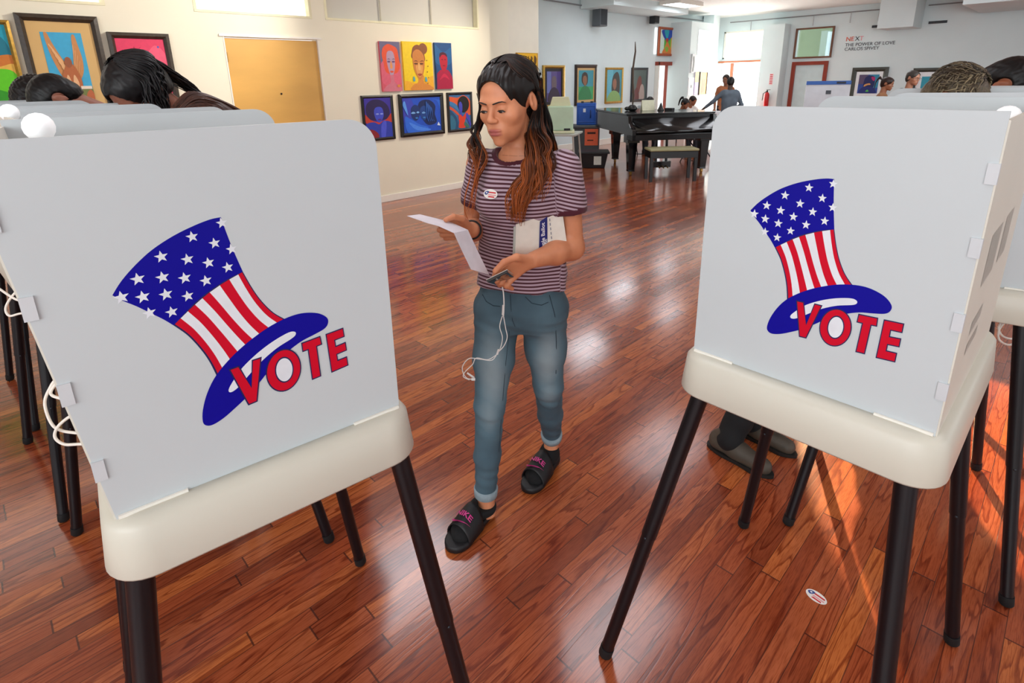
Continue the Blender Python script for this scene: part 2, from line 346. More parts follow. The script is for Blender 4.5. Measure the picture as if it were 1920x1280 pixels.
# --- brown framed window and frosted door in the far wall
brown = M('brown_window_frame', '6e4630', 0.45, var=0.1)
def frame_y(x0, x1, z0, z1, wd, m, y=FY-0.02, dep=0.06):
    f = MB(); f.box(((x0+x1)/2, y, z0+wd/2), (x1-x0, dep, wd), m); f.box(((x0+x1)/2, y, z1-wd/2), (x1-x0, dep, wd), m)
    f.box((x0+wd/2, y, (z0+z1)/2), (wd, dep, z1-z0-2*wd), m); f.box((x1-wd/2, y, (z0+z1)/2), (wd, dep, z1-z0-2*wd), m); return f
o = struct('window_5', frame_y(-5.80, -4.88, 1.93, 2.68, 0.04, brown))
g = MB(); g.box((-5.34, FY+0.03, 2.305), (0.86, 0.01, 0.70), M('window_glass', 'dfe8e0', 0.05, trans=0.9, alpha=0.35)); g.build('pane', o)
mb = MB(); mb.box((-5.3, FY+1.6, 1.6), (2.6, 0.05, 3.2), M('green_room_wall', '76866c', 0.8, emit=0.06))
for x in (-5.05, -4.62): mb.box((x-0.35, FY+1.55, 2.2), (0.22, 0.03, 0.9), M('far_room_window', 'c6daea', 0.5, emit=0.35))
mb.build('wall_green_room', None, kind='structure')
o = struct('door_4', frame_y(-5.80, -4.92, 0.0, 1.85, 0.09, redw))
g = MB(); g.box((-5.36, FY+0.02, 0.92), (0.72, 0.02, 1.72), M('frosted_glass', 'b9c8c9', 0.35, var=0.06, emit=0.12)); g.build('pane', o)
# --- ceiling light panels above the frame (their reflections lie on the floor)
def light_panel(x, y, sx, sy, e, lab):
    t = thing('ceiling_light', lab, 'ceiling light', (x, y, CZ-0.06), 0, 'ceiling light panels')
    f = MB()
    for a, b_, c, d in ((0, sy/2, sx, 0.03), (0, -sy/2, sx, 0.03), (sx/2, 0, 0.03, sy), (-sx/2, 0, 0.03, sy)): f.box((a, b_, 0.02), (c+0.03, d, 0.08), trimw)
    f.build('frame', t); g = MB(); g.box((0, 0, 0.01), (sx-0.03, sy-0.03, 0.02), M('diffuser_%d' % int(e*10), 'f4f8ff', 0.5, emit=e)); g.build('diffuser', t)
LP = ['over the pale pilaster', 'before the hall portraits', 'by the high hall speaker', 'over the grey bin', 'between walking woman and canvases', 'over the aisle beside the right row', 'over the nearest left booth', 'over the bare floor before the piano', 'right of the right row', 'over the registration table']
for k, (x, y, sx, sy, e) in enumerate(((-5.4, 7.0, 0.5, 0.9, 9), (-6.6, 9.8, 0.45, 0.9, 9), (-6.8, 12.0, 0.45, 1.0, 5), (-5.25, 9.5, 0.5, 0.9, 5), (-3.8, 2.2, 1.0, 1.2, 5), (-2.0, 3.1, 0.7, 1.2, 4), (-1.3, 0.6, 1.2, 1.2, 3), (-3.0, 5.6, 0.8, 1.2, 3), (1.6, 3.0, 1.2, 1.2, 4), (-3.5, 12.0, 1.2, 1.6, 5))):
    light_panel(x, y, sx, sy, e, 'white ceiling light panel '+LP[k])
# ------------------------------------------------------------------ voting booths
navy = M('print_blue', '0c0690', 0.5, var=0.03, spec=0.15); prred = M('print_red', 'c80828', 0.5, var=0.03, spec=0.15)
darkn = P('14164e', 0.35)
def pw(x, y): return x, y
_A = (0.0, 0.0)
def crop2uv(x, y):
    """print traced flat: affine-free table made from the panel plane itself"""
    X, Y = 1380+x/3.368, 320+y/3.368
    d = _R*(X-960)/FPX-_U*(Y-(640+SHY))/FPX+_f
    n = Vector((0.0093, 1, 0)).normalized(); A = Vector((-.504, 1.04, 0)); t = A.dot(n)/d.dot(n)
    Q = d*t+Vector((0, 0, CAMZ)); e = Vector((1, -0.0093, 0)).normalized()
    return (Q-A).dot(e), Q.z-0.95
def uvs(pts): return [crop2uv(*p) for p in pts]
hat_top = catmull([(100,250),(150,202),(220,153),(300,110),(400,76),(500,56),(580,48),(632,52)], 4, False)
mid_arc = catmull([(632,370),(570,373),(500,385),(430,403),(370,425),(310,455),(255,485)], 4, False)
r_top = catmull([(632,52),(629,130),(628,240),(632,370)], 4, False)
l_top = catmull([(255,485),(230,440),(200,395),(160,335),(125,290),(100,250)], 4, False)
r_low = catmull([(632,370),(645,470),(665,560),(700,650),(748,722)], 6, False)
l_low = catmull([(255,485),(290,560),(315,650),(328,730),(332,812)], 6, False)
bot_arc = catmull([(332,812),(415,768),(510,738),(590,725),(660,718),(748,722)], 4, False)
brim = catmull([(205,985),(213,1013),(240,1028),(290,1029),(350,1018),(430,998),(520,962),(600,925),(700,903),(790,893),(880,899),(950,901),(985,885),(995,850),(960,800),(900,760),(830,732),(745,718),(640,718),(520,737),(420,767),(332,810),(270,865),(225,930)], 4)
hole = catmull([(354,915),(362,931),(400,928),(480,896),(560,868),(650,850),(740,846),(772,838),(775,820),(740,804),(650,803),(550,817),(450,847),(380,890)], 4)
stars = [(204,219),(320,155),(472,107),(292,250),(415,207),(556,173),(194,304),(277,332),(373,290),(495,259),(355,379),(453,341),(571,317),(270,421),(625,83),(622,232),(125,272),(192,385)]
Vp = [(390,815),(441,826),(455,965),(506,835),(558,848),(455,1058),(408,1047)]
Tp = [(785,900),(911,926),(903,983),(868,976),(826,1157),(765,1142),(806,963),(772,955)]
Ep = [(946,935),(1076,962),(1063,1023),(992,1008),(985,1042),(1057,1056),(1045,1113),(972,1098),(965,1131),(1031,1147),(1018,1208),(893,1179)]
def inset(poly, d):
    n = len(poly); out = []
    ar = sum(poly[i][0]*poly[(i+1) % n][1]-poly[(i+1) % n][0]*poly[i][1] for i in range(n)); sg = 1 if ar > 0 else -1
    for i in range(n):
        p, q, r = Vector(poly[i-1]), Vector(poly[i]), Vector(poly[(i+1) % n])
        a = (q-p).normalized(); b = (r-q).normalized(); na = Vector((-a.y, a.x))*sg; nb = Vector((-b.y, b.x))*sg
        k = (na+nb); k = k/max(0.35, 1+na.dot(nb)); out.append((q.x+k.x*d, q.y+k.y*d))
    return out
def hat_print(T):
    """one mesh: every printed colour a thin layer on the panel, T maps (u, v, lift)"""
    mb = MB(); wht = P('dfe3ea', 0.45)
    def lay(pts, k, m): mb.flat(uvs(pts), 0.0002+0.00018*k, m, T)
    lay(hat_top[:-1]+r_top[:-1]+mid_arc[:-1]+l_top[:-1], 0, navy)
    lay(mid_arc[::-1]+r_low[1:]+bot_arc[::-1][1:-1]+l_low[::-1][:-1], 0, darkn)
    # stripes
    tt = [(v-255)/377 for v in (262,292,330,368,408,448,503,555,605,627)]; tb = [(v-332)/413 for v in (341,368,415,462,509,552,593,650,701,738)]
    nl = len(l_low)
    def edge(a, b_, s):
        i = min(nl-1, int(round(s*(nl-1)))); t = a+(b_-a)*s; L_, R_ = l_low[i], r_low[i]
        bow = math.sin(PI*t)*(-22+2*s) ; sl = 0
        return (L_[0]+(R_[0]-L_[0])*t, L_[1]+(R_[1]-L_[1])*t+bow)
    ms = [s/(nl-1) for s in range(nl)]
    for k in range(9):
        a = [edge(tt[k], tb[k], s) for s in ms]; b_ = [edge(tt[k+1], tb[k+1], s) for s in ms]
        for i in range(nl-1): lay([a[i], b_[i], b_[i+1], a[i+1]], 1, prred if k % 2 == 0 else wht)
    lay(brim, 2, navy); lay(hole, 3, wht)
    for i, (x, y) in enumerate(stars):
        r = 29 if y < 350 else 27; rot = -0.30+0.0*i
        pts = []
        for j in range(10):
            q = r if j % 2 == 0 else r*0.42; a = -PI/2+j*PI/5+0.12
            pts.append((x+q*math.cos(a)*1.0, y+q*math.sin(a)*1.04))
        lay(pts, 1, wht)
    for poly in (Vp, Tp, Ep): lay(poly, 4, darkn); lay(inset(poly, 7), 5, prred)
    lay(ell(640, 988, 103, 120, 40, 0.15), 4, darkn); lay(ell(640, 988, 96, 113, 40, 0.15), 5, prred)
    lay(ell(642, 986, 54, 74, 36, 0.15), 6, darkn); lay(ell(642, 986, 47, 66, 36, 0.15), 7, wht)
    return mb
PWD, PHT, TD, TW = 0.43, 0.517, 0.62, 0.47     # panel width / height, tray depth / width
corr = M('corrugated_plastic', 'c5cccf', 0.42, var=0.015, scale=3, bump=0.0)
beige = M('beige_plastic_panel', 'dcd8cc', 0.45, var=0.02)
trayw = M('tray_plastic', 'cfcbbd', 0.38, var=0.015, scale=3)
black = M('black_leg_tube', '05080f', 0.34, var=0.1)
cord_m = M('white_cord', 'ece4da', 0.5)
def make_booth(label, loc, rz, flip, prnt=True, lamp=True, off=(0, 0), rot=0.0, stretch=(1, 1), flare=0.0, feet={}, splay=(0.295, 0.351), inset_=0.055):
    """local: printed side panel at -y, open side at -x (flip: +x)"""
    s = -1 if flip else 1
    t = thing('voting_booth', label, 'voting booth', (loc[0], loc[1], 0), rz, 'voting booths')
    # tray: rounded shell with sloped shoulder and inner floor
    m = MB(); n = 8
    def ring(dx, r, z):
        a, b_ = TW/2-dx, TD/2-dx; return [(x, y, z) for x, y in rrect(-a, -b_, a, b_, max(0.012, r-dx), n)]
    prof = [(0.002, 0.055, 0.862), (-0.006, 0.055, 0.860), (-0.008, 0.055, 0.864), (0.0, 0.055, 0.935), (0.006, 0.055, 0.943), (0.014, 0.055, 0.948), (0.030, 0.05, 0.950), (0.033, 0.05, 0.946), (0.036, 0.05, 0.915), (0.05, 0.045, 0.91)]
    rings = [ring(*p) for p in prof]; N_ = len(rings[0]); vs = sum(rings, [])
    fs = [(i*N_+k, i*N_+(k+1) % N_, (i+1)*N_+(k+1) % N_, (i+1)*N_+k) for i in range(len(prof)-1) for k in range(N_)]
    m.add(vs, fs, trayw, True); m.add(rings[-1], [tuple(range(N_))], trayw); m.add([(x, y, 0.88) for x, y, z in rings[0]], [tuple(range(N_))[::-1]], trayw)
    m.build('tray', t)
    # three-fold privacy screen
    x0, x1 = -PWD/2, PWD/2; y0 = -TD/2+0.033; y1 = -y0; th = 0.005; r = 0.045
    z0 = 0.945; z1 = z0+PHT+0.005
    def screen(yc, nm):
        q = MB(); c = (0, 0, 0, 1) if not flip else (0, 0, 1, 0)
        poly = rrect(x0, z0, x1, z1, r, 8, c)
        if flare: poly = [(x-flare*(z-z0)/PHT if x < 0 else x, z) for x, z in poly]
        T = Matrix(((1, 0, 0, 0), (0, 0, 1, yc), (0, 1, 0, 0), (0, 0, 0, 1)))
        q.prism(poly, -th/2, th/2, corr, T); return q.build(nm, t)
    sp = screen(y0, 'side_panel'); sf = screen(y1, 'side_panel')
    bx = x1 if not flip else x0
    q = MB(); q.prism([(y0, z0), (y1, z0), (y1, z1-0.012), (y0, z1-0.012)], -th/2, th/2, beige, Matrix(((0, 0, 1, bx), (1, 0, 0, 0), (0, 1, 0, 0), (0, 0, 0, 1)))); 
    if flare: q.v = [(x-flare*(z-z0)/PHT, y, z) for x, y, z in q.v]
    bp = q.build('back_panel', t)
    if prnt:
        c_, s_ = math.cos(rot), math.sin(rot)
        u0 = x0
        T = Matrix(((c_*stretch[0], -s_, 0, u0+off[0]), (0, 0, -1, y0-th/2), (s_, c_*stretch[1], 0, 0.95+off[1]), (0, 0, 0, 1)))
        hat_print(T).build('hat_print', sp)
        # faint pictograms printed on the back panel
        gm = P('ccc8be'); X = bx+s*(th/2+0.0006)
        TT = Matrix(((0, 0, s, X), (1, 0, 0, 0), (0, 1, 0, 0), (0, 0, 0, 1)))
        for (a, b_, c2, d) in ((y0+0.12, 1.22, 0.13, 0.09), (y0+0.12, 1.10, 0.12, 0.025), (y0+0.12, 1.06, 0.12, 0.02), (y0+0.30, 1.22, 0.11, 0.09)):
            g = MB()
            for k in range(7): g.flat(rect(a+k*c2/7, b_-d/2, a+k*c2/7+c2/10, b_+d/2), 0, gm, TT)
            g.build('instruction_print', bp)
    for z in (1.03, 1.15, 1.27, 1.38):
        tb = MB(); tb.box((bx-s*0.004-(flare*(z-z0)/PHT if flare else 0), y0-0.001, z), (0.014, 0.009, 0.030), M('clip_plastic', 'ccd0d4', 0.4)); tb.build('hinge_clip', t)
    for sx in (-1, 1):
        lb = MB(); lb.box((sx*(PWD/2-0.045), y0-0.005, z0+0.006), (0.085, 0.004, 0.005), trimw); lb.build('retaining_lip', t)
    # legs, splayed, two telescoping sections and a rubber foot
    for sx in (-1, 1):
        for sy in (-1, 1):
            a = Vector((sx*(TW/2-inset_), sy*(TD/2-inset_), 0.90)); fo = feet.get((sx, sy), (0, 0)); b_ = Vector((sx*splay[0]+fo[0], sy*splay[1]+fo[1], 0.002)); md = a.lerp(b_, 0.52)
            l = MB(); l.tube([a, md], 0.0185, black, 20); l.tube([md, b_.lerp(a, 0.012)], 0.0168, black, 20)
            lo = l.build('leg', t)
            f = MB(); f.tube([b_.lerp(a, 0.035), b_.lerp(a, 0.006), b_], [0.0185, 0.0185, 0.015], M('rubber_foot', '08090c', 0.7), 20); f.build('rubber_foot', lo)
            pb = MB(); pb.sphere(md+Vector((0, -0.0165, 0)), 0.004, M('steel_button', '3a3e44', 0.4, 0.8), n=8); pb.build('lock_button', lo)
    if lamp:
        lm = MB(); lm.tube([(bx-s*0.012, 0.03, z1-0.16), (bx-s*0.012, 0.03, z1-0.02)], 0.005, trimw, 8)
        lo = lm.build('lamp_arm', t)
        sh = MB(); sh.sphere((bx-s*(0.012 if flip else .03), 0.03, z1-(0.004 if flip else .028)), (0.021, 0.034, 0.022), M('lamp_shade_plastic', 'f6f8fa', 0.3, emit=0.25, var=0.01)); sh.build('lamp_shade', t)
    return t
make_booth('white voting booth at right with a VOTE top hat print, front of its row', (-.287, 1.315), math.radians(-0.8), False, feet={(-1, -1): (-.062, -.012), (1, -1): (-.03, -.02)}, inset_=0.05)
make_booth('large white voting booth at left with a VOTE top hat print, front of its row', (-1.088, .285), math.radians(83.4), True, off=(-0.026, -0.006), rot=math.radians(2.6), stretch=(1.05, 0.98), flare=0.05, splay=(0.315, 0.352), inset_=0.036)
R_ = [(-.258, 2.195, 12.5), (-.14, 3.10, -2)]
L_ = [(-1.90, .30, 92.5), (-2.72, .235, 94), (-3.52, .22, 94)]
rl = ['white voting booth standing directly behind the right-hand front booth', 'white voting booth farthest back in the right row, only its top edge and legs showing']
ll = ['white voting booth directly behind the left-hand front booth', 'white voting booth third from the front in the left row', 'white voting booth farthest back in the left row']
for (x, y, a), lb in zip(R_, rl): make_booth(lb, (x, y), math.radians(a), False, prnt=False)
for (x, y, a), lb in zip(L_, ll): make_booth(lb, (x, y), math.radians(a), True, prnt=False)
# ------------------------------------------------------------------ pictures
TX = lambda X: Matrix(((0, 0, 1, X), (1, 0, 0, 0), (0, 1, 0, 0), (0, 0, 0, 1)))        # plane facing +X: (u, v, w) -> (X+w, u, v)
TY = lambda Y: Matrix(((1, 0, 0, 0), (0, 0, -1, Y), (0, 1, 0, 0), (0, 0, 0, 1)))       # plane facing -Y
def beam_frame(u0, u1, v0, v1, fw, dep, m, T, inner=None):
    mb = MB(); a = (u0, v0, u1, v1); b_ = (u0+fw, v0+fw, u1-fw, v1-fw)
    O = [(a[0], a[1]), (a[2], a[1]), (a[2], a[3]), (a[0], a[3])]; I = [(b_[0], b_[1]), (b_[2], b_[1]), (b_[2], b_[3]), (b_[0], b_[3])]
    Mi = [((o[0]*0.45+i[0]*0.55), (o[1]*0.45+i[1]*0.55)) for o, i in zip(O, I)]
    vs = [(x, y, 0) for x, y in O]+[(x, y, dep*0.8) for x, y in O]+[(x, y, dep) for x, y in Mi]+[(x, y, dep*0.55) for x, y in I]+[(x, y, 0) for x, y in I]
    fs = []
    for r in range(4):
        for k in range(4): fs.append((r*4+k, r*4+(k+1) % 4, (r+1)*4+(k+1) % 4, (r+1)*4+k))
    mb.add(vs, fs, m, False, T); return mb
def picture(label, T, u0, u1, v0, v1, art, frame=None, fw=0.05, dep=0.035, mat=None, mw=0.06, line=None):
    """art: list of (points in 0..1, colour). frame None = stretched canvas"""
    cu, cv = (u0+u1)/2, v0
    base = T @ Vector((cu, cv, 0)); t = thing('framed_picture' if frame else 'painted_canvas', label, 'picture', base)
    TT = Matrix.Translation(-base) @ T
    a = [u0, u1, v0, v1]; z = dep
    if frame:
        beam_frame(u0, u1, v0, v1, fw, dep, frame, TT).build('frame', t)
        a = [u0+fw, u1-fw, v0+fw, v1-fw]; z = dep*0.4
        if mat:
            m = MB(); m.box(((a[0]+a[1])/2, (a[2]+a[3])/2, z), (a[1]-a[0], a[3]-a[2], 0.004), mat, TT); m.build('mat_board', t)
            a = [a[0]+mw, a[1]-mw, a[2]+mw, a[3]-mw]; z += 0.0025
    m = MB(); base_c = art[0][1]
    m.box(((a[0]+a[1])/2, (a[2]+a[3])/2, z/2 if not frame else z), (a[1]-a[0], a[3]-a[2], z if not frame else 0.004), P(base_c), TT)
    zz = z+(0 if not frame else 0.002)
    for k, (pts, c) in enumerate(art[1:]):
        q = [(a[0]+min(1, max(0, x))*(a[1]-a[0]), a[2]+min(1, max(0, y))*(a[3]-a[2])) for x, y in pts]
        m.flat(q, zz+0.0006*(k+1), P(c), TT)
    m.build('painting', t); return t
B = lambda *p: catmull(list(p), 6)
E_ = ell
wood_dk = M('dark_carved_frame', '3a3026', 0.4, var=0.25, scale=40, bump=0.5)
blackf = M('black_frame', '17130f', 0.35, var=0.2, scale=20)
goldf = M('gold_frame', 'b08a3c', 0.35, 0.6, var=0.2, scale=40, bump=0.4)
greyf = M('grey_green_frame', '3c3d35', 0.4, var=0.15, scale=30)
TL = TX(WX)
# landscape with green field
picture('green field landscape in a thin gold frame, at the far left edge', TL, -0.35, 0.46, 1.30, 2.06, [
 (None, '1e9fb8'), (rect(0, .62, 1, 1), '1ba3be'), (B((0, .9), (.3, .95), (.6, .8), (.9, .9), (1, .7), (.9, .62), (.4, .66), (0, .7)), '12788f'),
 (B((0, .62), (.3, .68), (.7, .62), (1, .66), (1, .45), (.5, .4), (0, .45)), 'd0782c'), (B((.1, .55), (.4, .6), (.8, .52), (1, .56), (1, .4), (.5, .36), (.1, .42)), 'e9b84e'),
 (B((0, .46), (.4, .42), (.8, .5), (1, .44), (1, .02), (.5, 0), (0, .02)), '5fd016'), (B((.4, .2), (.7, .3), (1, .16), (1, 0), (.5, 0)), '2e9c1e'), (B((.5, .5), (.7, .56), (.85, .48), (.7, .45)), 'f4d890')],
 goldf, 0.035, 0.045)
wing = [(B((.08, .98), (.16, .99), (.24, .86), (.40, .66), (.50, .58), (.50, .44), (.40, .38), (.30, .44), (.20, .58), (.12, .76)), 'c98a52'),
        (B((.74, .95), (.82, .97), (.86, .84), (.90, .66), (.86, .50), (.74, .40), (.62, .44), (.64, .58), (.70, .76)), 'c98a52')]
for k in range(5):
    wing += [([(.13+.05*k, .84-.07*k), (.15+.05*k, .86-.07*k), (.42+.015*k, .62-.04*k), (.40+.015*k, .60-.04*k)], 'e6b27c'), ([(.72+.03*k, .84-.07*k), (.74+.03*k, .86-.07*k), (.68+.02*k, .58-.03*k), (.66+.02*k, .56-.03*k)], 'e6b27c')]
picture('large picture of a winged figure with a tan mat in a dark carved frame', TL, 0.50, 1.06, 1.20, 2.12, [
 (None, '3fa9d4'), (rect(0, 0, 1, .30), '4a8fa0')]+wing+[
 (B((.30, .42), (.44, .58), (.54, .62), (.66, .56), (.76, .40), (.74, .18), (.66, .06), (.52, .10), (.38, .04), (.30, .18)), 'b3663a'),
 (E_(.52, .62, .09, .07), '9a5a3a'), (B((.36, .34), (.44, .46), (.50, .34), (.44, .24)), 'e2b184'), (B((.54, .34), (.60, .46), (.68, .34), (.60, .24)), 'e2b184'),
 (B((.42, .26), (.52, .30), (.62, .24), (.68, 0), (.36, 0)), 'd9b26a'), (B((.62, .20), (.8, .30), (1, .26), (1, 0), (.6, 0)), '6f7a42'), (B((.8, .18), (.92, .26), (1, .2), (1, .04), (.86, .02)), 'b8643c'), (rect(.70, .27, .98, .31), 'e8d8c4')],
 wood_dk, 0.055, 0.06, M('tan_mat_board', 'd8b274', 0.7, var=0.03), 0.085)
picture('pink and red abstract in a dark frame, beside the plywood door', TL, 1.11, 1.60, 1.20, 2.0, [
 (None, 'e23a62'), (B((.02, .7), (.3, .86), (.55, .8), (.8, .92), (1, .8), (1, .6), (.6, .62), (.3, .66)), 'ee5a7a'), (B((.0, .3), (.4, .5), (.8, .36), (1, .5), (1, .1), (.4, .0)), 'c8264e'),
 ([(.52, .58), (.60, .76), (.68, .56), (.62, .44)], '6a9ac4'), (E_(.86, .90, .02, .014), '4a62c0'), (B((.3, .78), (.36, .9), (.42, .76), (.37, .82)), 'b81e46'), (B((.6, .4), (.85, .48), (.95, .34), (.9, .33), (.84, .44), (.62, .37)), 'a8183e'), (B((.1, .86), (.3, .8), (.5, .9), (.3, .83)), 'b81e46')],
 wood_dk, 0.05, 0.05)
picture('tall canvas of a woman with orange hair on a pink ground', TL, 3.90, 4.19, 1.41, 2.01, [
 (None, 'd85a6c'), (rect(0, .55, 1, 1), '6a6486'), (B((0, .55), (.5, .7), (1, .55), (1, .2), (.5, .1), (0, .2)), 'dc6078'),
 (B((.14, .58), (.08, .72), (.14, .86), (.30, .93), (.46, .95), (.66, .92), (.86, .86), (.92, .70), (.96, .52), (.84, .40), (.66, .36), (.36, .36), (.20, .42)), 'e6522c'),
 (B((.30, .62), (.34, .78), (.50, .82), (.66, .78), (.72, .62), (.66, .42), (.52, .30), (.40, .38)), 'b79ab4'), (B((.44, .32), (.60, .32), (.64, .18), (.94, .08), (.98, 0), (.1, 0), (.16, .1), (.42, .18)), 'd07486'),
 (B((.48, .60), (.53, .60), (.57, .48), (.46, .47)), 'e8964e'), (B((.42, .405), (.52, .42), (.62, .405), (.52, .375)), 'e2502e'), (E_(.40, .60, .08, .018), '6a4a78'), (E_(.63, .60, .08, .018), '6a4a78'), (B((.32, .645), (.40, .665), (.48, .64), (.40, .65)), '5a3a58'), (B((.56, .64), (.64, .665), (.72, .645), (.64, .65)), '5a3a58'), (E_(.83, .11, .09, .03), 'e08a3c')], None, dep=0.03)
picture('yellow canvas of a woman with a hair bun and blue earrings', TL, 4.235, 4.70, 1.415, 2.02, [
 (None, 'f2cf12'), (B((0, .2), (.5, .14), (1, .3), (1, 0), (0, 0)), 'f0b024'), (B((.22, .0), (.30, .12), (.44, .16), (.50, .30), (.66, .30), (.66, .16), (.86, .10), (.98, .0)), 'd98a34'),
 (B((.30, .66), (.30, .80), (.36, .90), (.50, .94), (.66, .88), (.72, .74), (.70, .60)), '8a4c22'), (E_(.68, .86, .15, .115), '8a4f26'),
 (B((.31, .60), (.32, .76), (.44, .84), (.58, .82), (.70, .70), (.70, .48), (.62, .30), (.52, .22), (.42, .30), (.34, .44)), 'cc8036'),
 (B((.40, .50), (.50, .52), (.64, .50), (.60, .34), (.52, .27), (.44, .34)), 'e2a052'), (E_(.41, .55, .065, .014), '4a2614'), (E_(.60, .55, .065, .014), '4a2614'), (B((.34, .60), (.42, .62), (.48, .59), (.42, .605)), '5a2e18'), (B((.54, .59), (.62, .62), (.69, .60), (.62, .605)), '5a2e18'),
 (B((.49, .56), (.53, .56), (.56, .43), (.47, .43)), 'eab468'), (B((.45, .335), (.52, .35), (.60, .335), (.52, .295)), 'a84a2a'),
 (B((.29, .28), (.33, .28), (.35, .20), (.31, .185), (.28, .20)), '5aa8b4'), (B((.70, .27), (.74, .27), (.77, .19), (.73, .175), (.69, .19)), '5aa8b4')]+[(E_(.78+.03*(k % 2), .14+.12*k, .018, .014, 8), '8a5a1e') for k in range(5)], None, dep=0.03)
picture('narrow canvas of a red man on a deep blue ground', TL, 4.745, 5.03, 1.42, 2.02, [
 (None, '124a82'), (B((0, .95), (.5, .8), (1, .9), (1, .6), (.5, .5), (0, .6)), '1a5e96'), (B((.0, .0), (.04, .30), (.22, .40), (.34, .42), (.70, .42), (.88, .34), (1, .20), (1, 0)), 'a80c3c'),
 (B((.24, .64), (.26, .74), (.40, .79), (.58, .79), (.70, .72), (.72, .60), (.66, .46), (.48, .38), (.32, .46)), 'b8102e'), (B((.26, .68), (.28, .77), (.48, .80), (.68, .76), (.70, .70), (.56, .74), (.40, .74)), '4a0a28'), (B((.20, .2), (.5, .34), (.8, .2), (.5, .26)), 'c82048'), (E_(.40, .64, .05, .01), '5a0820'), (E_(.58, .64, .05, .01), '5a0820'), (E_(.49, .51, .08, .012), '7a0a24'), (B((0, .0), (.0, .5), (.05, .42), (.03, .1)), '18346a')], None, dep=0.03)
picture('purple portrait with a red stole, black frame, partly behind the left booth', TL, 3.59, 4.04, 0.81, 1.37, [
 (None, '3a2c9e'), (B((.04, .66), (.10, .86), (.34, .96), (.64, .94), (.88, .80), (.94, .60), (.80, .46), (.20, .46)), '261650'),
 (B((.0, .60), (.2, .46), (.5, .40), (.8, .46), (1, .60), (1, .38), (.5, .26), (0, .40)), 'c43a28'), (B((.34, .62), (.38, .74), (.52, .78), (.66, .74), (.70, .58), (.64, .46), (.52, .38), (.40, .46)), '3f4cc8'),
 (B((.0, .34), (.3, .40), (.5, .34), (.7, .42), (1, .34), (1, 0), (0, 0)), '2c3cae'), (B((.55, .0), (.58, .3), (.70, .42), (.78, .38), (.76, .2), (.7, 0)), '4a56d6'), (B((.0, .16), (.2, .22), (.42, .12), (.44, 0), (0, 0)), '8e1c24'), (E_(.46, .60, .06, .02), '8ea0e8'), (E_(.62, .60, .06, .02), '8ea0e8'), (E_(.53, .46, .07, .02), '5a2a8a')], blackf, 0.035, 0.03)
picture('wide blue painting of two faces cheek to cheek in a black frame', TL, 4.13, 4.845, 0.82, 1.37, [
 (None, '1c4fc4'), (B((0, .3), (.3, .6), (.2, 1), (0, 1)), '3a44b8'), (B((.6, .95), (.9, .9), (1, .6), (1, .9)), '2a66d8'), (B((.40, .60), (.42, .84), (.56, .93), (.74, .90), (.86, .74), (.84, .50), (.88, .26), (.70, .18), (.56, .26)), '0e2258'),
 (B((.20, .58), (.22, .72), (.32, .80), (.42, .72), (.44, .56), (.38, .38), (.30, .34), (.22, .44)), '14306e'), (B((.44, .56), (.46, .70), (.56, .76), (.64, .66), (.64, .48), (.56, .34), (.47, .40)), '1b438c'),
 (B((.04, .46), (.20, .38), (.42, .22), (.64, .12), (.50, .0), (.1, 0)), '2c6ae0'), (B((.14, .30), (.4, .16), (.7, .06), (.6, .02), (.3, .08)), '4a88f0'), (B((.2, .56), (.26, .6), (.32, .56), (.26, .54)), '7ab0e8'), (B((.34, .57), (.38, .61), (.42, .57), (.38, .55)), '7ab0e8'), (B((.48, .55), (.53, .59), (.58, .55), (.53, .53)), '6aa0dc'), (B((.30, .42), (.34, .44), (.38, .42), (.34, .39)), '3a80c8'), (B((.50, .42), (.54, .44), (.58, .42), (.54, .39)), '3a80c8'), (B((.0, .8), (.12, .5), (.06, .9)), '5a9af0'), ([(.88, .16), (.92, .26), (.97, .14)], 'd8e8f8')]+[(B((.60+.04*k, .86-.05*k), (.64+.04*k, .80-.05*k), (.62+.05*k, .50-.04*k), (.66+.05*k, .30), (.63+.05*k, .32), (.60+.05*k, .5)), '2a58a8') for k in range(4)], blackf, 0.05, 0.045)
picture('painting of a woman with a round afro and red dress, black frame', TL, 4.925, 5.375, 0.825, 1.37, [
 (None, '3a6a9a'), (B((0, .95), (.4, .92), (.7, .98), (1, .8), (1, .4), (.7, .5), (.4, .6), (0, .84)), 'd8582e'), (B((0, .82), (.3, .74), (.5, .56), (.44, .52), (.2, .66), (0, .72)), '3e7ab0'), (B((0, .68), (.2, .60), (.42, .46), (.4, .40), (.15, .54), (0, .6)), 'cf5030'), (B((0, .54), (.16, .48), (.34, .30), (.34, 0), (0, 0)), '1e4a70'), (B((.02, .40), (.16, .36), (.26, .2), (.2, 0), (.02, 0)), '2e6c8a'),
 (E_(.66, .72, .28, .24), '17110e'), (B((.44, .74), (.52, .80), (.60, .72), (.60, .56), (.56, .46), (.62, .38), (.48, .38), (.50, .50), (.44, .58)), '4444b4'), (B((.40, .40), (.52, .42), (.60, .36), (.78, .48), (.82, .40), (.70, .22), (.72, .04), (.40, .04), (.42, .2)), 'd63c22'), (B((.80, .46), (.88, .40), (1, .14), (.96, .06), (.84, .24), (.76, .36)), '4644b0'), (B((.70, .20), (.9, .06), (.8, .02), (.66, .1)), '3e6a5a')], blackf, 0.035, 0.035)
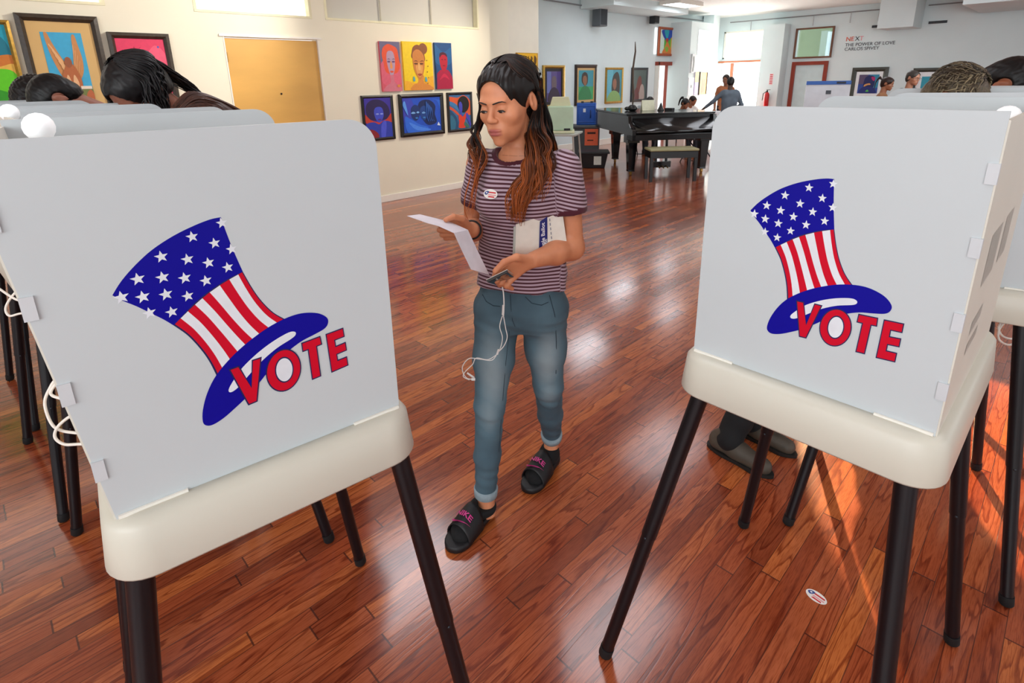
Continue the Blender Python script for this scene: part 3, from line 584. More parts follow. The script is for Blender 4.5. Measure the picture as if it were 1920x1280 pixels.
# gold fringed panel on the pilaster behind the walking woman's head
picture('yellow fringed banner picture over a green panel, behind the walking woman', TX(-6.60), 6.57, 7.06, 1.10, 1.94, [
 (None, 'c08a20'), (rect(.04, .78, .96, .99), 'f0b81e'), (rect(.10, .02, .86, .72), '3e7a5c'), (rect(.86, .02, .96, .76), 'b8862a'), (rect(.40, .82, .44, .94), '6a4810'), (rect(.52, .82, .56, .94), '6a4810'), (B((.66, .94), (.74, .9), (.70, .84), (.78, .8), (.66, .8)), '6a4810'), (B((.82, .95), (.92, .9), (.9, .8), (.80, .8)), '6a4810')], None, dep=0.03)
TH = TX(BX)
picture('portrait on violet ground in a wide gold frame, first on the pale hall wall', TH, 8.72, 9.40, 0.95, 1.80, [
 (None, '2e2636'), (rect(.02, .02, .98, .98), '5a4a86'), (rect(.02, .3, .3, .98), '6c76b4'), (rect(.70, .1, .98, .98), '45307a'), (B((.36, .50), (.36, .76), (.52, .84), (.66, .74), (.66, .48), (.52, .40)), '6a5a62'), (B((.10, .02), (.22, .36), (.5, .48), (.8, .36), (.9, .02)), '33203a')], goldf, 0.06, 0.05, M('dark_mat_board', '1d1a22', 0.6), 0.05)
picture('portrait of a person in green on a teal ground, dark wood and gold frame', TH, 9.76, 10.52, 0.95, 1.82, [
 (None, '2f8fa0'), (rect(.0, .0, 1, .45), '2ea060'), (B((.2, .62), (.22, .86), (.42, .94), (.60, .84), (.60, .58), (.42, .48)), '2a1c18'), (B((.28, .62), (.30, .78), (.44, .82), (.54, .74), (.54, .56), (.42, .48)), '8a5a3c'), (B((.02, .02), (.12, .34), (.42, .48), (.74, .36), (.84, .02)), '1e7a44')], M('dark_wood_frame', '2e1c12', 0.35), 0.07, 0.05, M('gold_liner', 'c8a468', 0.5), 0.05)
picture('portrait of a dark haired woman in green, plain gold frame, above the piano', TH, 10.87, 11.56, 0.95, 1.76, [
 (None, '4a9cae'), (rect(0, .1, .4, 1), '5ab0c4'), (B((.34, .30), (.36, .7), (.5, .88), (.72, .92), (.86, .7), (.86, .26), (.6, .2)), '2a211e'), (B((.40, .50), (.42, .66), (.54, .72), (.64, .64), (.64, .46), (.52, .36)), '8e5a42'), (B((.06, .0), (.18, .24), (.46, .34), (.8, .26), (.92, .0)), '7da65c')], goldf, 0.05, 0.04)
picture('dim brown group portrait in a dark grey frame, nearest the red framed doorway', TH, 11.92, 12.63, 0.95, 1.76, [
 (None, '5a6a66'), (B((.3, .3), (.36, .66), (.5, .8), (.64, .7), (.66, .3)), '7a4a44'), (B((.5, .02), (.56, .4), (.7, .52), (.84, .4), (.88, .02)), 'b0a098'), (B((.1, .02), (.16, .3), (.36, .4), (.5, .02)), '6a3a3a')], M('charcoal_frame', '2c2f34', 0.35), 0.055, 0.04)
# stained glass style panel standing in the small high window over the red doorway
picture('orange framed panel with a blue, green and yellow hourglass figure, above the red doorway', TX(BX+0.02), 13.02, 13.83, 2.05, 2.74, [
 (None, '4fae3c'), (rect(.0, .0, .3, 1), 'cfe6d8'), (rect(.76, .0, 1, 1), 'd8a630'), (B((.14, .98), (.9, .98), (.86, .76), (.62, .56), (.5, .48), (.36, .58), (.18, .76)), '1c46a8'), (B((.30, .98), (.60, .98), (.56, .74), (.48, .62), (.36, .76)), '1aa0b0'), (B((.40, .62), (.56, .64), (.58, .50), (.44, .48)), 'b04030'), (B((.50, .50), (.70, .30), (.84, .0), (.2, .0), (.36, .28)), 'd07a34'), (B((.36, .22), (.5, .3), (.62, .2), (.5, .06)), '7fae3a')], M('orange_wood_frame', 'a04a22', 0.4), 0.06, 0.05)
m = MB(); m.box((BX+0.012, 12.93, 2.40), (0.02, 0.09, 0.62), M('bright_window_gap', 'ffffff', 0.5, emit=1.0)); struct('window_6', m)
TC = TX(-7.42)
picture('small black and white figure print high on the white corner block', TC, 13.70, 13.93, 1.62, 2.08, [(None, 'd4d8dc'), (rect(.0, 0, .25, 1), '22262c'), (B((.4, .1), (.5, .5), (.44, .8), (.66, .9), (.8, .6), (.7, .1)), '1c1f24')], None, dep=0.02)
picture('small pale drawing low on the white corner block', TC, 13.66, 13.93, 1.06, 1.50, [(None, 'f0f2f4'), (E_(.5, .5, .12, .1), '3c4048'), (rect(.2, .1, .24, .9), 'a8aeb6')], None, dep=0.02)
picture('narrow lilac and yellow panel beside the orange figure picture', TC, 13.98, 14.17, 1.06, 1.64, [(None, 'b9a6cc'), (rect(0, .55, 1, 1), 'e6de7c')], None, dep=0.02)
picture('orange picture of standing figures in a thin black frame near the entrance', TC, 14.24, 14.66, 1.05, 1.64, [(None, 'eea84a'), (B((.3, .1), (.34, .6), (.44, .7), (.5, .5), (.48, .1)), 'a8601e'), (B((.54, .1), (.56, .6), (.66, .7), (.72, .5), (.7, .1)), 'b06a28'), (rect(0, 0, .2, 1), 'f6cc78')], blackf, 0.02, 0.025)
m = MB(); m.box((-7.415, 14.35, 2.36), (0.02, 0.62, 0.62), M('bright_high_window', 'f6fafc', 0.5, emit=0.8)); struct('window_7', m)
TF = TY(FY)
picture('wide framed picture with a white mat, mostly hidden by the man with glasses', TF, -3.07, -2.02, 0.90, 1.62, [(None, '2f9cb4'), (B((.1, .1), (.3, .7), (.6, .8), (.7, .1)), 'd86a9a'), (B((.5, .1), (.7, .6), (.9, .5), (.95, .1)), '1c4a7a')], greyf, 0.09, 0.06, M('white_mat_board', 'eceff2', 0.7), 0.10)
picture('blue and violet portrait with white mat in a broad dark frame, under the wall lettering', TF, -4.34, -3.57, 0.88, 1.665, [
 (None, '2a4a9a'), (rect(.55, .3, 1, 1), '2a86a8'), (rect(0, .5, .45, 1), '5a4a6a'), (B((.28, .3), (.3, .8), (.5, .94), (.78, .86), (.8, .4), (.6, .2)), '141e5a'), (B((.62, .88), (.8, .84), (.78, .66), (.66, .74)), 'b02468'), (B((.30, .36), (.34, .48), (.56, .54), (.62, .46), (.48, .44)), 'd89a5a'), (B((.10, .0), (.2, .3), (.5, .36), (.8, .3), (.9, .0)), '1a2870'), (B((.42, .1), (.5, .2), (.58, .1)), '4fb04a')], greyf, 0.10, 0.06, M('white_mat_board', 'eceff2', 0.7), 0.07)
# wall lettering on the far wall
t = thing('wall_lettering', 'NEXT and THE POWER OF LOVE lettering on the far white wall', 'lettering', (-4.60, FY-0.005, 2.12))
def wl(txt, x, z, s, c): text_mesh(txt, s, P(c), 'lettering', t, 0.002, T=Matrix.Translation((x+4.60, 0, z-2.12)) @ Matrix.Rotation(PI/2, 4, 'X'))
wl('NE', -4.60, 2.30, 0.145, 'e0501e'); wl('X', -4.40, 2.30, 0.145, '20242c'); wl('T', -4.30, 2.30, 0.145, 'e88a94')
wl('THE POWER OF LOVE', -4.60, 2.175, 0.108, '262c38'); wl('CARLOS SPIVEY', -4.60, 2.075, 0.108, '262c38')
for x0, lab in ((-4.07, 'thin dark wall vent left of the ceiling beam'), (-2.95, 'thin dark wall vent right of the ceiling beam')):
    v = MB(); v.box((x0+0.17, FY-0.012, 2.60), (0.34, 0.02, 0.055), M('dark_vent', '23262a', 0.5)); 
    for k in range(4): v.box((x0+0.17, FY-0.025, 2.58+k*0.013), (0.34, 0.006, 0.004), M('vent_slat', '4a4e54', 0.4))
    tag(v.build('wall_vent'), lab, 'vent')
sp = thing('wall_speaker', 'small black speaker hanging high on the pale hall wall', 'speaker', (-7.82, 12.55, 2.78))
q = MB(); q.box((0, 0, 0.12), (0.16, 0.20, 0.26), M('black_plastic', '1b1d21', 0.5)); q.build('cabinet', sp, bevel=0.01); q = MB(); q.box((0.083, 0, 0.12), (0.006, 0.17, 0.22), M('speaker_cloth', '2a2c30', 0.9)); q.build('grille', sp)
sp2 = thing('wall_speaker', 'grey speaker box under the ceiling at the near end of the hall wall', 'speaker', (-7.80, 10.35, 2.60))
q = MB(); q.box((0, 0, 0.20), (0.22, 0.26, 0.40), M('grey_plastic', '5a6065', 0.5)); q.build('cabinet', sp2, bevel=0.012); q = MB(); q.box((0.113, 0, 0.2), (0.006, 0.22, 0.34), M('grey_cloth', '3c4146', 0.9)); q.build('grille', sp2)
# red notice and fire extinguisher on the white column
nt_ = MB(); nt_.box((-6.15, FY-0.425, 1.42), (0.10, 0.006, 0.30), P('e8dcdc'))
for k in range(6): nt_.box((-6.15, FY-0.43, 1.31+k*0.045), (0.075, 0.004, 0.022), P('c8303c'))
tag(nt_.build('notice'), 'narrow red and white notice on the white column', 'notice')
ex = thing('fire_extinguisher', 'red fire extinguisher hanging on the white column', 'fire extinguisher', (-6.19, FY-0.50, 0.72))
q = MB(); q.lathe([(0.055, 0), (0.065, 0.02), (0.065, 0.30), (0.045, 0.35), (0.02, 0.37)], M('extinguisher_red', 'c01c20', 0.3), 16); q.build('cylinder', ex)
q = MB(); q.lathe([(0.02, 0.37), (0.02, 0.41), (0.01, 0.42)], M('dark_metal', '3a3430', 0.4, 0.8), 12); q.box((0.03, 0, 0.43), (0.10, 0.02, 0.012), M('dark_metal', '3a3430')); q.build('valve', ex)
q = MB(); q.tube([(0.0, -0.03, 0.39), (-0.08, -0.05, 0.33), (-0.09, -0.05, 0.15)], 0.010, M('black_rubber', '16161a', 0.6), 8); q.build('hose', ex)

# ------------------------------------------------------------------ grand piano, bench, things around it
pia = M('piano_black_lacquer', '07080b', 0.16, var=0.02, coat=0.25, spec=0.45)
A54 = math.radians(54)
t = thing('grand_piano', 'black grand piano with its lid closed, in the far part of the hall', 'piano', (-5.03, 7.45, 0), A54)
outline = catmull([(0, 0.02), (0, 0.9), (0.0, 1.65), (0.10, 1.92), (0.32, 1.98), (0.56, 1.84), (0.72, 1.45), (0.92, 1.08), (1.30, 0.86), (1.44, 0.62), (1.46, 0.30), (1.46, 0.02)], 6, False)
q = MB(); q.prism(outline, 0.66, 0.955, pia); q.build('case', t, bevel=0.004)
q = MB(); q.prism([(x*1.012-0.01, y*1.01+0.0) for x, y in outline], 0.958, 0.985, pia); q.build('lid', t, bevel=0.004)
q = MB(); q.box((0.73, -0.11, 0.635), (1.46, 0.26, 0.09), pia); q.build('keybed', t, bevel=0.006)
for x in (0.03, 1.43):
    q = MB(); q.prism([(-0.24, 0.59), (0.03, 0.59), (0.03, 0.95), (-0.03, 0.95), (-0.06, 0.84), (-0.14, 0.78), (-0.24, 0.745)], -0.03, 0.03, pia, Matrix(((0, 0, 1, x), (1, 0, 0, 0), (0, 1, 0, 0), (0, 0, 0, 1)))); q.build('key_cheek', t, bevel=0.006)
q = MB(); q.add([(0.06, -0.02, 0.90), (1.40, -0.02, 0.90), (1.40, -0.13, 0.755), (0.06, -0.13, 0.755), (0.06, -0.21, 0.735), (1.40, -0.21, 0.735), (1.40, -0.235, 0.70), (0.06, -0.235, 0.70)], [(0, 1, 2, 3), (3, 2, 5, 4), (4, 5, 6, 7)], pia, True); so = q.build('fallboard', t); so.modifiers.new('s', 'SOLIDIFY').thickness = 0.012
for x, y in ((0.12, 0.10), (1.34, 0.10), (0.34, 1.52)):
    q = MB(); q.box((x, y, 0.60), (0.20, 0.20, 0.14), pia)
    for (a, b_, z0, z1) in ((0.075, 0.05, 0.56, 0.10), (0.05, 0.055, 0.10, 0.07)):
        vs = [(x+i*a, y+j*a, z0) for i, j in ((-1, -1), (1, -1), (1, 1), (-1, 1))]+[(x+i*b_, y+j*b_, z1) for i, j in ((-1, -1), (1, -1), (1, 1), (-1, 1))]
        q.add(vs, [(0, 1, 2, 3)[::-1], (4, 5, 6, 7)]+[(k, (k+1) % 4, 4+(k+1) % 4, 4+k) for k in range(4)], pia)
    lg = q.build('leg', t, bevel=0.004)
    c = MB(); c.tube([(x-0.014, y, 0.03), (x+0.014, y, 0.03)], 0.03, M('brass', 'b08a4a'), 12); c.box((x, y, 0.055), (0.035, 0.035, 0.04), M('brass', 'b08a4a')); c.build('caster', lg)
q = MB(); 
for x in (0.62, 0.80): q.tube([(x, 0.30, 0.62), (x, 0.28, 0.16)], 0.022, pia, 10)
q.box((0.71, 0.28, 0.14), (0.30, 0.12, 0.10), pia); lyre = q.build('pedal_lyre', t, bevel=0.004)
for x in (0.64, 0.71, 0.78):
    q = MB(); q.tube([(x, 0.24, 0.12), (x, 0.15, 0.09)], 0.010, M('brass', 'b08a4a'), 8); q.build('pedal', lyre)
t = thing('piano_bench', 'black piano bench with an olive padded seat in front of the piano', 'bench', (-4.36, 7.66, 0), math.radians(47))
q = MB(); q.box((0, 0, 0.475), (0.74, 0.36, 0.035), M('olive_cushion', 'a3a078', 0.6)); q.build('seat', t, bevel=0.012)
q = MB(); q.box((0, 0, 0.405), (0.72, 0.34, 0.10), pia); q.build('apron', t, bevel=0.003)
for sx in (-1, 1):
    for sy in (-1, 1): q = MB(); q.box((sx*0.335, sy*0.145, 0.18), (0.045, 0.045, 0.36), pia); q.build('leg', t)
def onpiano(x, y): c, s = math.cos(A54), math.sin(A54); return (-5.03+x*c-y*s, 7.45+x*s+y*c)
px_, py_ = onpiano(0.35, 0.75)
t = thing('stick_vase', 'tall curved dark stick standing in a small black pot on the piano', 'ornament', (px_, py_, 0.986))
q = MB(); q.lathe([(0.05, 0), (0.08, 0.02), (0.09, 0.05), (0.05, 0.09), (0.035, 0.10)], M('black_pot', '15161a', 0.3), 16); q.sphere((-0.10, 0, 0.035), (0.05, 0.05, 0.035), M('black_pot', '15161a')); q.build('pot', t)
q = MB(); q.tube([(0, 0, 0.08), (0.015, 0, 0.25), (-0.012, 0, 0.45), (-0.02, 0, 0.70), (0.012, 0, 0.95), (0.0, 0, 1.10)], [0.010, 0.018, 0.019, 0.017, 0.014, 0.006], M('driftwood', '4a3c30', 0.6, var=0.2), 8); q.build('stick', t)
px_, py_ = onpiano(0.62, 0.70)
q = MB(); T = Matrix.Translation((px_, py_, 0.987)) @ Matrix.Rotation(A54, 4, 'Z'); q.add([(-0.11, 0, 0), (0.11, 0, 0), (0.11, 0.05, 0.17), (-0.11, 0.05, 0.17), (0.11, 0.10, 0), (-0.11, 0.10, 0)], [(0, 1, 2, 3), (3, 2, 4, 5)], P('dfe0c4'), False, T); o = q.build('table_card'); o.modifiers.new('s', 'SOLIDIFY').thickness = 0.003; tag(o, 'pale folded card standing on the piano lid', 'card')
px_, py_ = onpiano(0.80, 0.62)
q = MB(); q.lathe([(0.055, 0), (0.055, 0.01), (0.03, 0.06), (0.018, 0.10), (0.005, 0.13)], M('black_pot', '15161a'), 12, Matrix.Translation((px_, py_, 0.986))); q.box((px_+0.12, py_+0.08, 0.986+0.02), (0.14, 0.08, 0.04), M('black_plastic', '1b1d21')); tag(q.build('desk_bell'), 'small black conical ornament with a low box on the piano lid', 'ornament')
# folding table with ballot machine, left of the piano
t = thing('folding_table', 'grey folding table half hidden behind the walking woman, carrying the ballot machine', 'table', (-5.60, 6.42, 0), math.radians(28))
q = MB(); q.box((0, 0, 0.735), (0.70, 0.60, 0.03), M('grey_table_top', 'b4b8b0', 0.5)); q.build('tabletop', t, bevel=0.006)
for sx in (-1, 1):
    for sy in (-1, 1): q = MB(); q.tube([(sx*0.30, sy*0.22, 0.72), (sx*0.36, sy*0.26, 0.0)], 0.013, M('pale_metal_leg', 'b0a8a0', 0.4, 0.6), 10); q.build('leg', t)
t = thing('ballot_machine', 'pale green and cream ballot machine box on the folding table', 'ballot machine', (-5.52, 6.42, 0.752), math.radians(40))
cg, cc = M('pale_green_plastic', 'bcd8bc', 0.45), M('cream_plastic', 'dcdcb8', 0.45)
q = MB(); q.box((0, 0, 0.215), (0.38, 0.30, 0.35), cg); q.build('body', t, bevel=0.02)
q = MB(); q.prism([(-0.16, 0.38), (0.16, 0.38), (0.12, 0.52), (-0.12, 0.52)], -0.04, 0.04, cc, Matrix(((1, 0, 0, 0), (0, 0, -1, 0), (0, 1, 0, 0), (0, 0, 0, 1)))); q.build('hopper', t, bevel=0.01)
q = MB(); q.box((0, 0, 0.02), (0.42, 0.34, 0.04), cc); q.build('base', t, bevel=0.008)
q = MB(); q.box((0.10, -0.172, 0.06), (0.09, 0.006, 0.03), M('black_plastic', '1b1d21')); q.build('label_plate', t)
# blue case on a grey bin, black crate below
t = thing('storage_bin', 'dark grey lidded bin with an orange notice, left of the piano', 'bin', (-6.98, 8.90, 0), math.radians(40))
q = MB(); q.box((0, 0, 0.32), (0.52, 0.42, 0.56), M('grey_bin_plastic', '4a5054', 0.5)); q.box((0, 0, 0.02), (0.48, 0.38, 0.06), M('grey_bin_plastic', '4a5054')); q.build('body', t, bevel=0.015)
q = MB(); q.box((0, 0, 0.62), (0.56, 0.46, 0.05), M('bin_lid_plastic', '5a6064', 0.5)); q.build('lid', t, bevel=0.01)
q = MB(); q.box((0.10, -0.222, 0.42), (0.26, 0.006, 0.32), P('f0704a')); q.box((0.10, -0.226, 0.50), (0.16, 0.004, 0.04), P('4a2018')); q.box((0.08, -0.226, 0.36), (0.12, 0.004, 0.02), P('4a2018')); q.build('notice', t)
t = thing('carrying_case', 'bright blue plastic equipment case standing on the grey bin', 'case', (-6.98, 8.90, 0.646), math.radians(40))
blu = M('blue_case_plastic', '1256b8', 0.4)
q = MB(); q.box((0, 0, 0.21), (0.38, 0.16, 0.42), blu)
for z in (0.06, 0.36): q.box((0, -0.085, z), (0.36, 0.02, 0.02), blu)
for x in (-0.17, 0.17): q.box((x, -0.085, 0.21), (0.02, 0.02, 0.40), blu)
q.build('shell', t, bevel=0.012)
q = MB(); q.tube([(0.08, -0.095, 0.14), (0.08, -0.12, 0.16), (0.08, -0.12, 0.26), (0.08, -0.095, 0.28)], 0.012, M('dark_blue_handle', '0c2e6c', 0.4), 8); q.build('handle', t)
q = MB(); q.box((-0.04, -0.083, 0.28), (0.05, 0.004, 0.07), P('e6ecf0')); q.build('label_plate', t)
for x in (-0.08, 0.10): q = MB(); q.box((x, -0.02, 0.435), (0.05, 0.06, 0.03), M('black_plastic', '1b1d21')); q.build('latch', t)
t = thing('storage_crate', 'black lidded crate with a white label on the floor beside the bin', 'crate', (-6.05, 7.95, 0), math.radians(40))
q = MB(); vs = [(i*a, j*b_, z) for a, b_, z in ((0.19, 0.14, 0.0), (0.24, 0.18, 0.26)) for i, j in ((-1, -1), (1, -1), (1, 1), (-1, 1))]; q.add(vs, [(3, 2, 1, 0), (4, 5, 6, 7)]+[(k, (k+1) % 4, 4+(k+1) % 4, 4+k) for k in range(4)], M('black_crate_plastic', '14161a', 0.45)); q.build('body', t, bevel=0.01)
q = MB(); q.box((0, 0, 0.275), (0.54, 0.42, 0.035), M('black_crate_plastic', '14161a')); q.build('lid', t, bevel=0.008)
q = MB(); q.box((0.06, -0.172, 0.14), (0.13, 0.012, 0.15), P('d6dad2')); q.build('label_plate', t)
# folding chairs seen between the piano legs
def folding_chair(lab, x, y, a):
    t = thing('folding_chair', lab, 'chair', (x, y, 0), math.radians(a), 'folding chairs behind the piano'); m = M('dark_steel_chair', '22242a', 0.4, 0.5)
    q = MB(); q.box((0, 0, 0.44), (0.40, 0.38, 0.025), m); q.build('seat', t, bevel=0.008)
    q = MB(); q.box((0, 0.22, 0.74), (0.42, 0.02, 0.20), m); q.build('backrest', t, bevel=0.008)
    for s in (-1, 1):
        q = MB(); q.tube([(s*0.21, 0.24, 0.84), (s*0.21, -0.22, 0.0)], 0.011, m, 8); q.build('leg', t)
        q = MB(); q.tube([(s*0.19, -0.10, 0.44), (s*0.19, 0.24, 0.0)], 0.011, m, 8); q.build('leg', t)
    q = MB(); q.tube([(-0.21, -0.18, 0.06), (0.21, -0.18, 0.06)], 0.008, m, 8); q.build('stretcher', t)
folding_chair('dark folding chair seen between the left legs of the piano', -6.15, 9.75, 20)
folding_chair('dark folding chair seen behind the piano pedals', -4.9, 9.55, -30)
# registration table with white cloth, behind the piano at the entrance
t = thing('registration_table', 'white covered table with election workers beyond the piano', 'table', (-6.1, 12.7, 0), math.radians(8))
q = MB(); q.box((0, 0, 0.74), (1.8, 0.75, 0.03), M('white_cloth', 'eef0f4', 0.8)); q.build('tabletop', t, bevel=0.01)
q = MB(); q.box((0, -0.375, 0.42), (1.8, 0.01, 0.62), M('white_cloth', 'eef0f4')); q.build('cloth_skirt', t)
for sx in (-1, 1):
    for sy in (-1, 1): q = MB(); q.tube([(sx*0.82, sy*0.32, 0.73), (sx*0.82, sy*0.32, 0)], 0.014, M('dark_steel_chair', '22242a'), 8); q.build('leg', t)
q = MB(); q.box((-4.02, 9.02, 0.62), (0.28, 0.28, 0.34), P('e8602c')); q.box((-4.02, 9.02, 0.225), (0.20, 0.20, 0.45), M('black_plastic', '1b1d21')); tag(q.build('orange_box', bevel=0.01), 'orange box on a black stand at the right end of the piano', 'box')
# notice board standing by the frosted door
t = thing('notice_board', 'grey display board with a blue header in front of the frosted door', 'board', (-3.72, 12.4, 0), math.radians(24))
q = MB(); q.box((0, 0, 1.0), (0.78, 0.03, 0.78), M('board_grey', 'c4c8ce', 0.6)); q.build('board', t, bevel=0.004)
q = MB(); q.box((0, -0.018, 1.36), (0.78, 0.012, 0.07), P('2a58a0')); q.box((0.22, -0.026, 1.36), (0.16, 0.004, 0.04), P('101c30')); q.build('header', t)
q = MB(); q.box((0.02, -0.02, 1.18), (0.09, 0.006, 0.07), P('3c424a')); q.build('printed_mark', t)
for s in (-1, 1): q = MB(); q.tube([(s*0.3, 0, 0.62), (s*0.32, 0.1*s, 0.0)], 0.012, M('grey_plastic', '5a6065'), 8); q.build('leg', t)
# oval sticker dropped on the floor
def oval_sticker(nm, T, parent=None, s=1.0):
    q = MB(); a, b_ = 0.030*s, 0.020*s
    q.prism(ell(0, 0, a, b_, 36), 0, 0.0004, P('f2efe9'), T)
    for (y0, y1, c) in ((-0.0135, -0.008, 'd02a34'), (0.004, 0.0095, 'd02a34'), (-0.0055, -0.001, 'e8a0a0')):
        y0 *= s; y1 *= s; w0 = a*0.86*math.sqrt(1-(max(abs(y0), abs(y1))/b_)**2)
        q.flat([(-w0*0.55, y0), (w0, y0), (w0*0.96, y1), (-w0*0.3, y1)], 0.0007, P(c), T)
    q.flat(B((-.026*s, .002*s), (-.018*s, .011*s), (-.008*s, .010*s), (-.010*s, .002*s), (-.018*s, -.005*s)), 0.0008, P('2a4690'), T)
    q.flat([(-.017*s+(.005 if j % 2 == 0 else .002)*s*math.cos(PI/2+j*PI/5), .004*s+(.005 if j % 2 == 0 else .002)*s*math.sin(PI/2+j*PI/5)) for j in range(10)], 0.001, P('f4f4f4'), T)
    return q.build(nm, parent)
o = oval_sticker('oval_sticker', Matrix.Translation((-0.300, 1.552, 0.001)) @ Matrix.Rotation(math.radians(-8), 4, 'Z')); tag(o, 'small oval red, white and blue sticker lying on the floor under the right booth', 'sticker')
# white cords of the booth lamps
def cord(lab, pts, r=0.0028):
    q = MB(); q.tube(catmull([tuple(p) for p in pts], 8, False), r, cord_m, 8); return tag(q.build('power_cord'), lab, 'cord')
# ------------------------------------------------------------------ sculpting: signed distance fields turned into one smooth surface
f4 = np.float32
class Field:
    def __init__(s, lo, hi, h):
        s.lo = np.array(lo, float); s.h = h; s.n = np.maximum(4, np.ceil((np.array(hi)-s.lo)/h).astype(int)+1)
        s.ax = [(s.lo[i]+h*np.arange(s.n[i])).astype(f4) for i in range(3)]
        s.D = np.full(s.n, 10.0, f4)
    def sub(s, lo, hi):
        a = np.clip(np.floor((np.array(lo)-s.lo)/s.h).astype(int), 0, s.n); b = np.clip(np.ceil((np.array(hi)-s.lo)/s.h).astype(int)+1, 0, s.n)
        if (b-a).min() <= 0: return None
        sl = tuple(slice(a[i], b[i]) for i in range(3))
        return sl, s.ax[0][sl[0]][:, None, None], s.ax[1][sl[1]][None, :, None], s.ax[2][sl[2]][None, None, :]
    def put(s, f, lo, hi, k=0.0, cut=False):
        m = k+4*s.h; q = s.sub(np.array(lo)-m, np.array(hi)+m)
        if q is None: return
        sl, X, Y, Z = q; d = f(X, Y, Z); A = s.D[sl]
        if cut:
            a, b = A, -d
            r = np.maximum(a, b); 
            if k > 0: r = r+np.maximum(k-np.abs(a-b), 0)**2/(4*k)
        else:
            r = np.minimum(A, d)
            if k > 0: r = r-np.maximum(k-np.abs(A-d), 0)**2/(4*k)
        s.D[sl] = r
def cone(a, b, ra, rb, k=0.01):
    a, b = np.array(a, float), np.array(b, float); r = max(ra, rb); ab = b-a; L2 = float(ab@ab)+1e-12
    def f(X, Y, Z):
        x, y, z = X-f4(a[0]), Y-f4(a[1]), Z-f4(a[2]); t = np.clip((x*f4(ab[0])+y*f4(ab[1])+z*f4(ab[2]))/f4(L2), 0, 1)
        return np.sqrt((x-t*f4(ab[0]))**2+(y-t*f4(ab[1]))**2+(z-t*f4(ab[2]))**2)-(f4(ra)+f4(rb-ra)*t)
    return (f, np.minimum(a, b)-r, np.maximum(a, b)+r, k, False)
def ellip(c, r, R=None, k=0.01, cut=False):
    c, r = np.array(c, float), np.array(r, float); R = np.eye(3) if R is None else np.array(R, float)
    e = np.abs(R)@r; M_ = (R.T).astype(f4)
    def f(X, Y, Z):
        x, y, z = X-f4(c[0]), Y-f4(c[1]), Z-f4(c[2])
        q = [M_[i, 0]*x+M_[i, 1]*y+M_[i, 2]*z for i in range(3)]
        k0 = np.sqrt(sum((q[i]/f4(r[i]))**2 for i in range(3))); k1 = np.sqrt(sum((q[i]/f4(r[i]**2))**2 for i in range(3)))+1e-6
        return k0*(k0-1)/k1
    return (f, c-e, c+e, k, cut)
def loft(levels, ang, k=0.01):
    """levels: (z, cx, cy, a, b) stacked ellipses turned by ang about z"""
    lv = np.array(levels, float); c_, s_ = math.cos(ang), math.sin(ang); zl = lv[:, 0]
    def f(X, Y, Z):
        zz = np.clip(Z, zl[0], zl[-1]); cx, cy, a, b = (np.interp(zz, zl, lv[:, i]).astype(f4) for i in range(1, 5))
        x, y = X-cx, Y-cy; u = x*f4(c_)+y*f4(s_); v = -x*f4(s_)+y*f4(c_)
        d = (np.sqrt((u/a)**2+(v/b)**2)-1)*np.minimum(a, b); dz = np.maximum(f4(zl[0])-Z, Z-f4(zl[-1]))
        return np.maximum(d, dz)
    m = lv[:, 3:5].max()
    return (f, (lv[:, 1].min()-m, lv[:, 2].min()-m, zl[0]), (lv[:, 1].max()+m, lv[:, 2].max()+m, zl[-1]), k, False)
def wrinkle(amp, sc, seed):
    ph = np.random.default_rng(seed).uniform(0, 6.28, 6)
    def g(X, Y, Z):
        return f4(amp)*(np.sin(X*sc+Z*sc*0.7+ph[0]+2*np.sin(Z*sc*0.35+ph[1]))*np.sin(Y*sc*0.9-Z*sc*0.5+ph[2])+0.6*np.sin(Z*sc*1.6+X*sc*0.8+ph[3]))
    return g
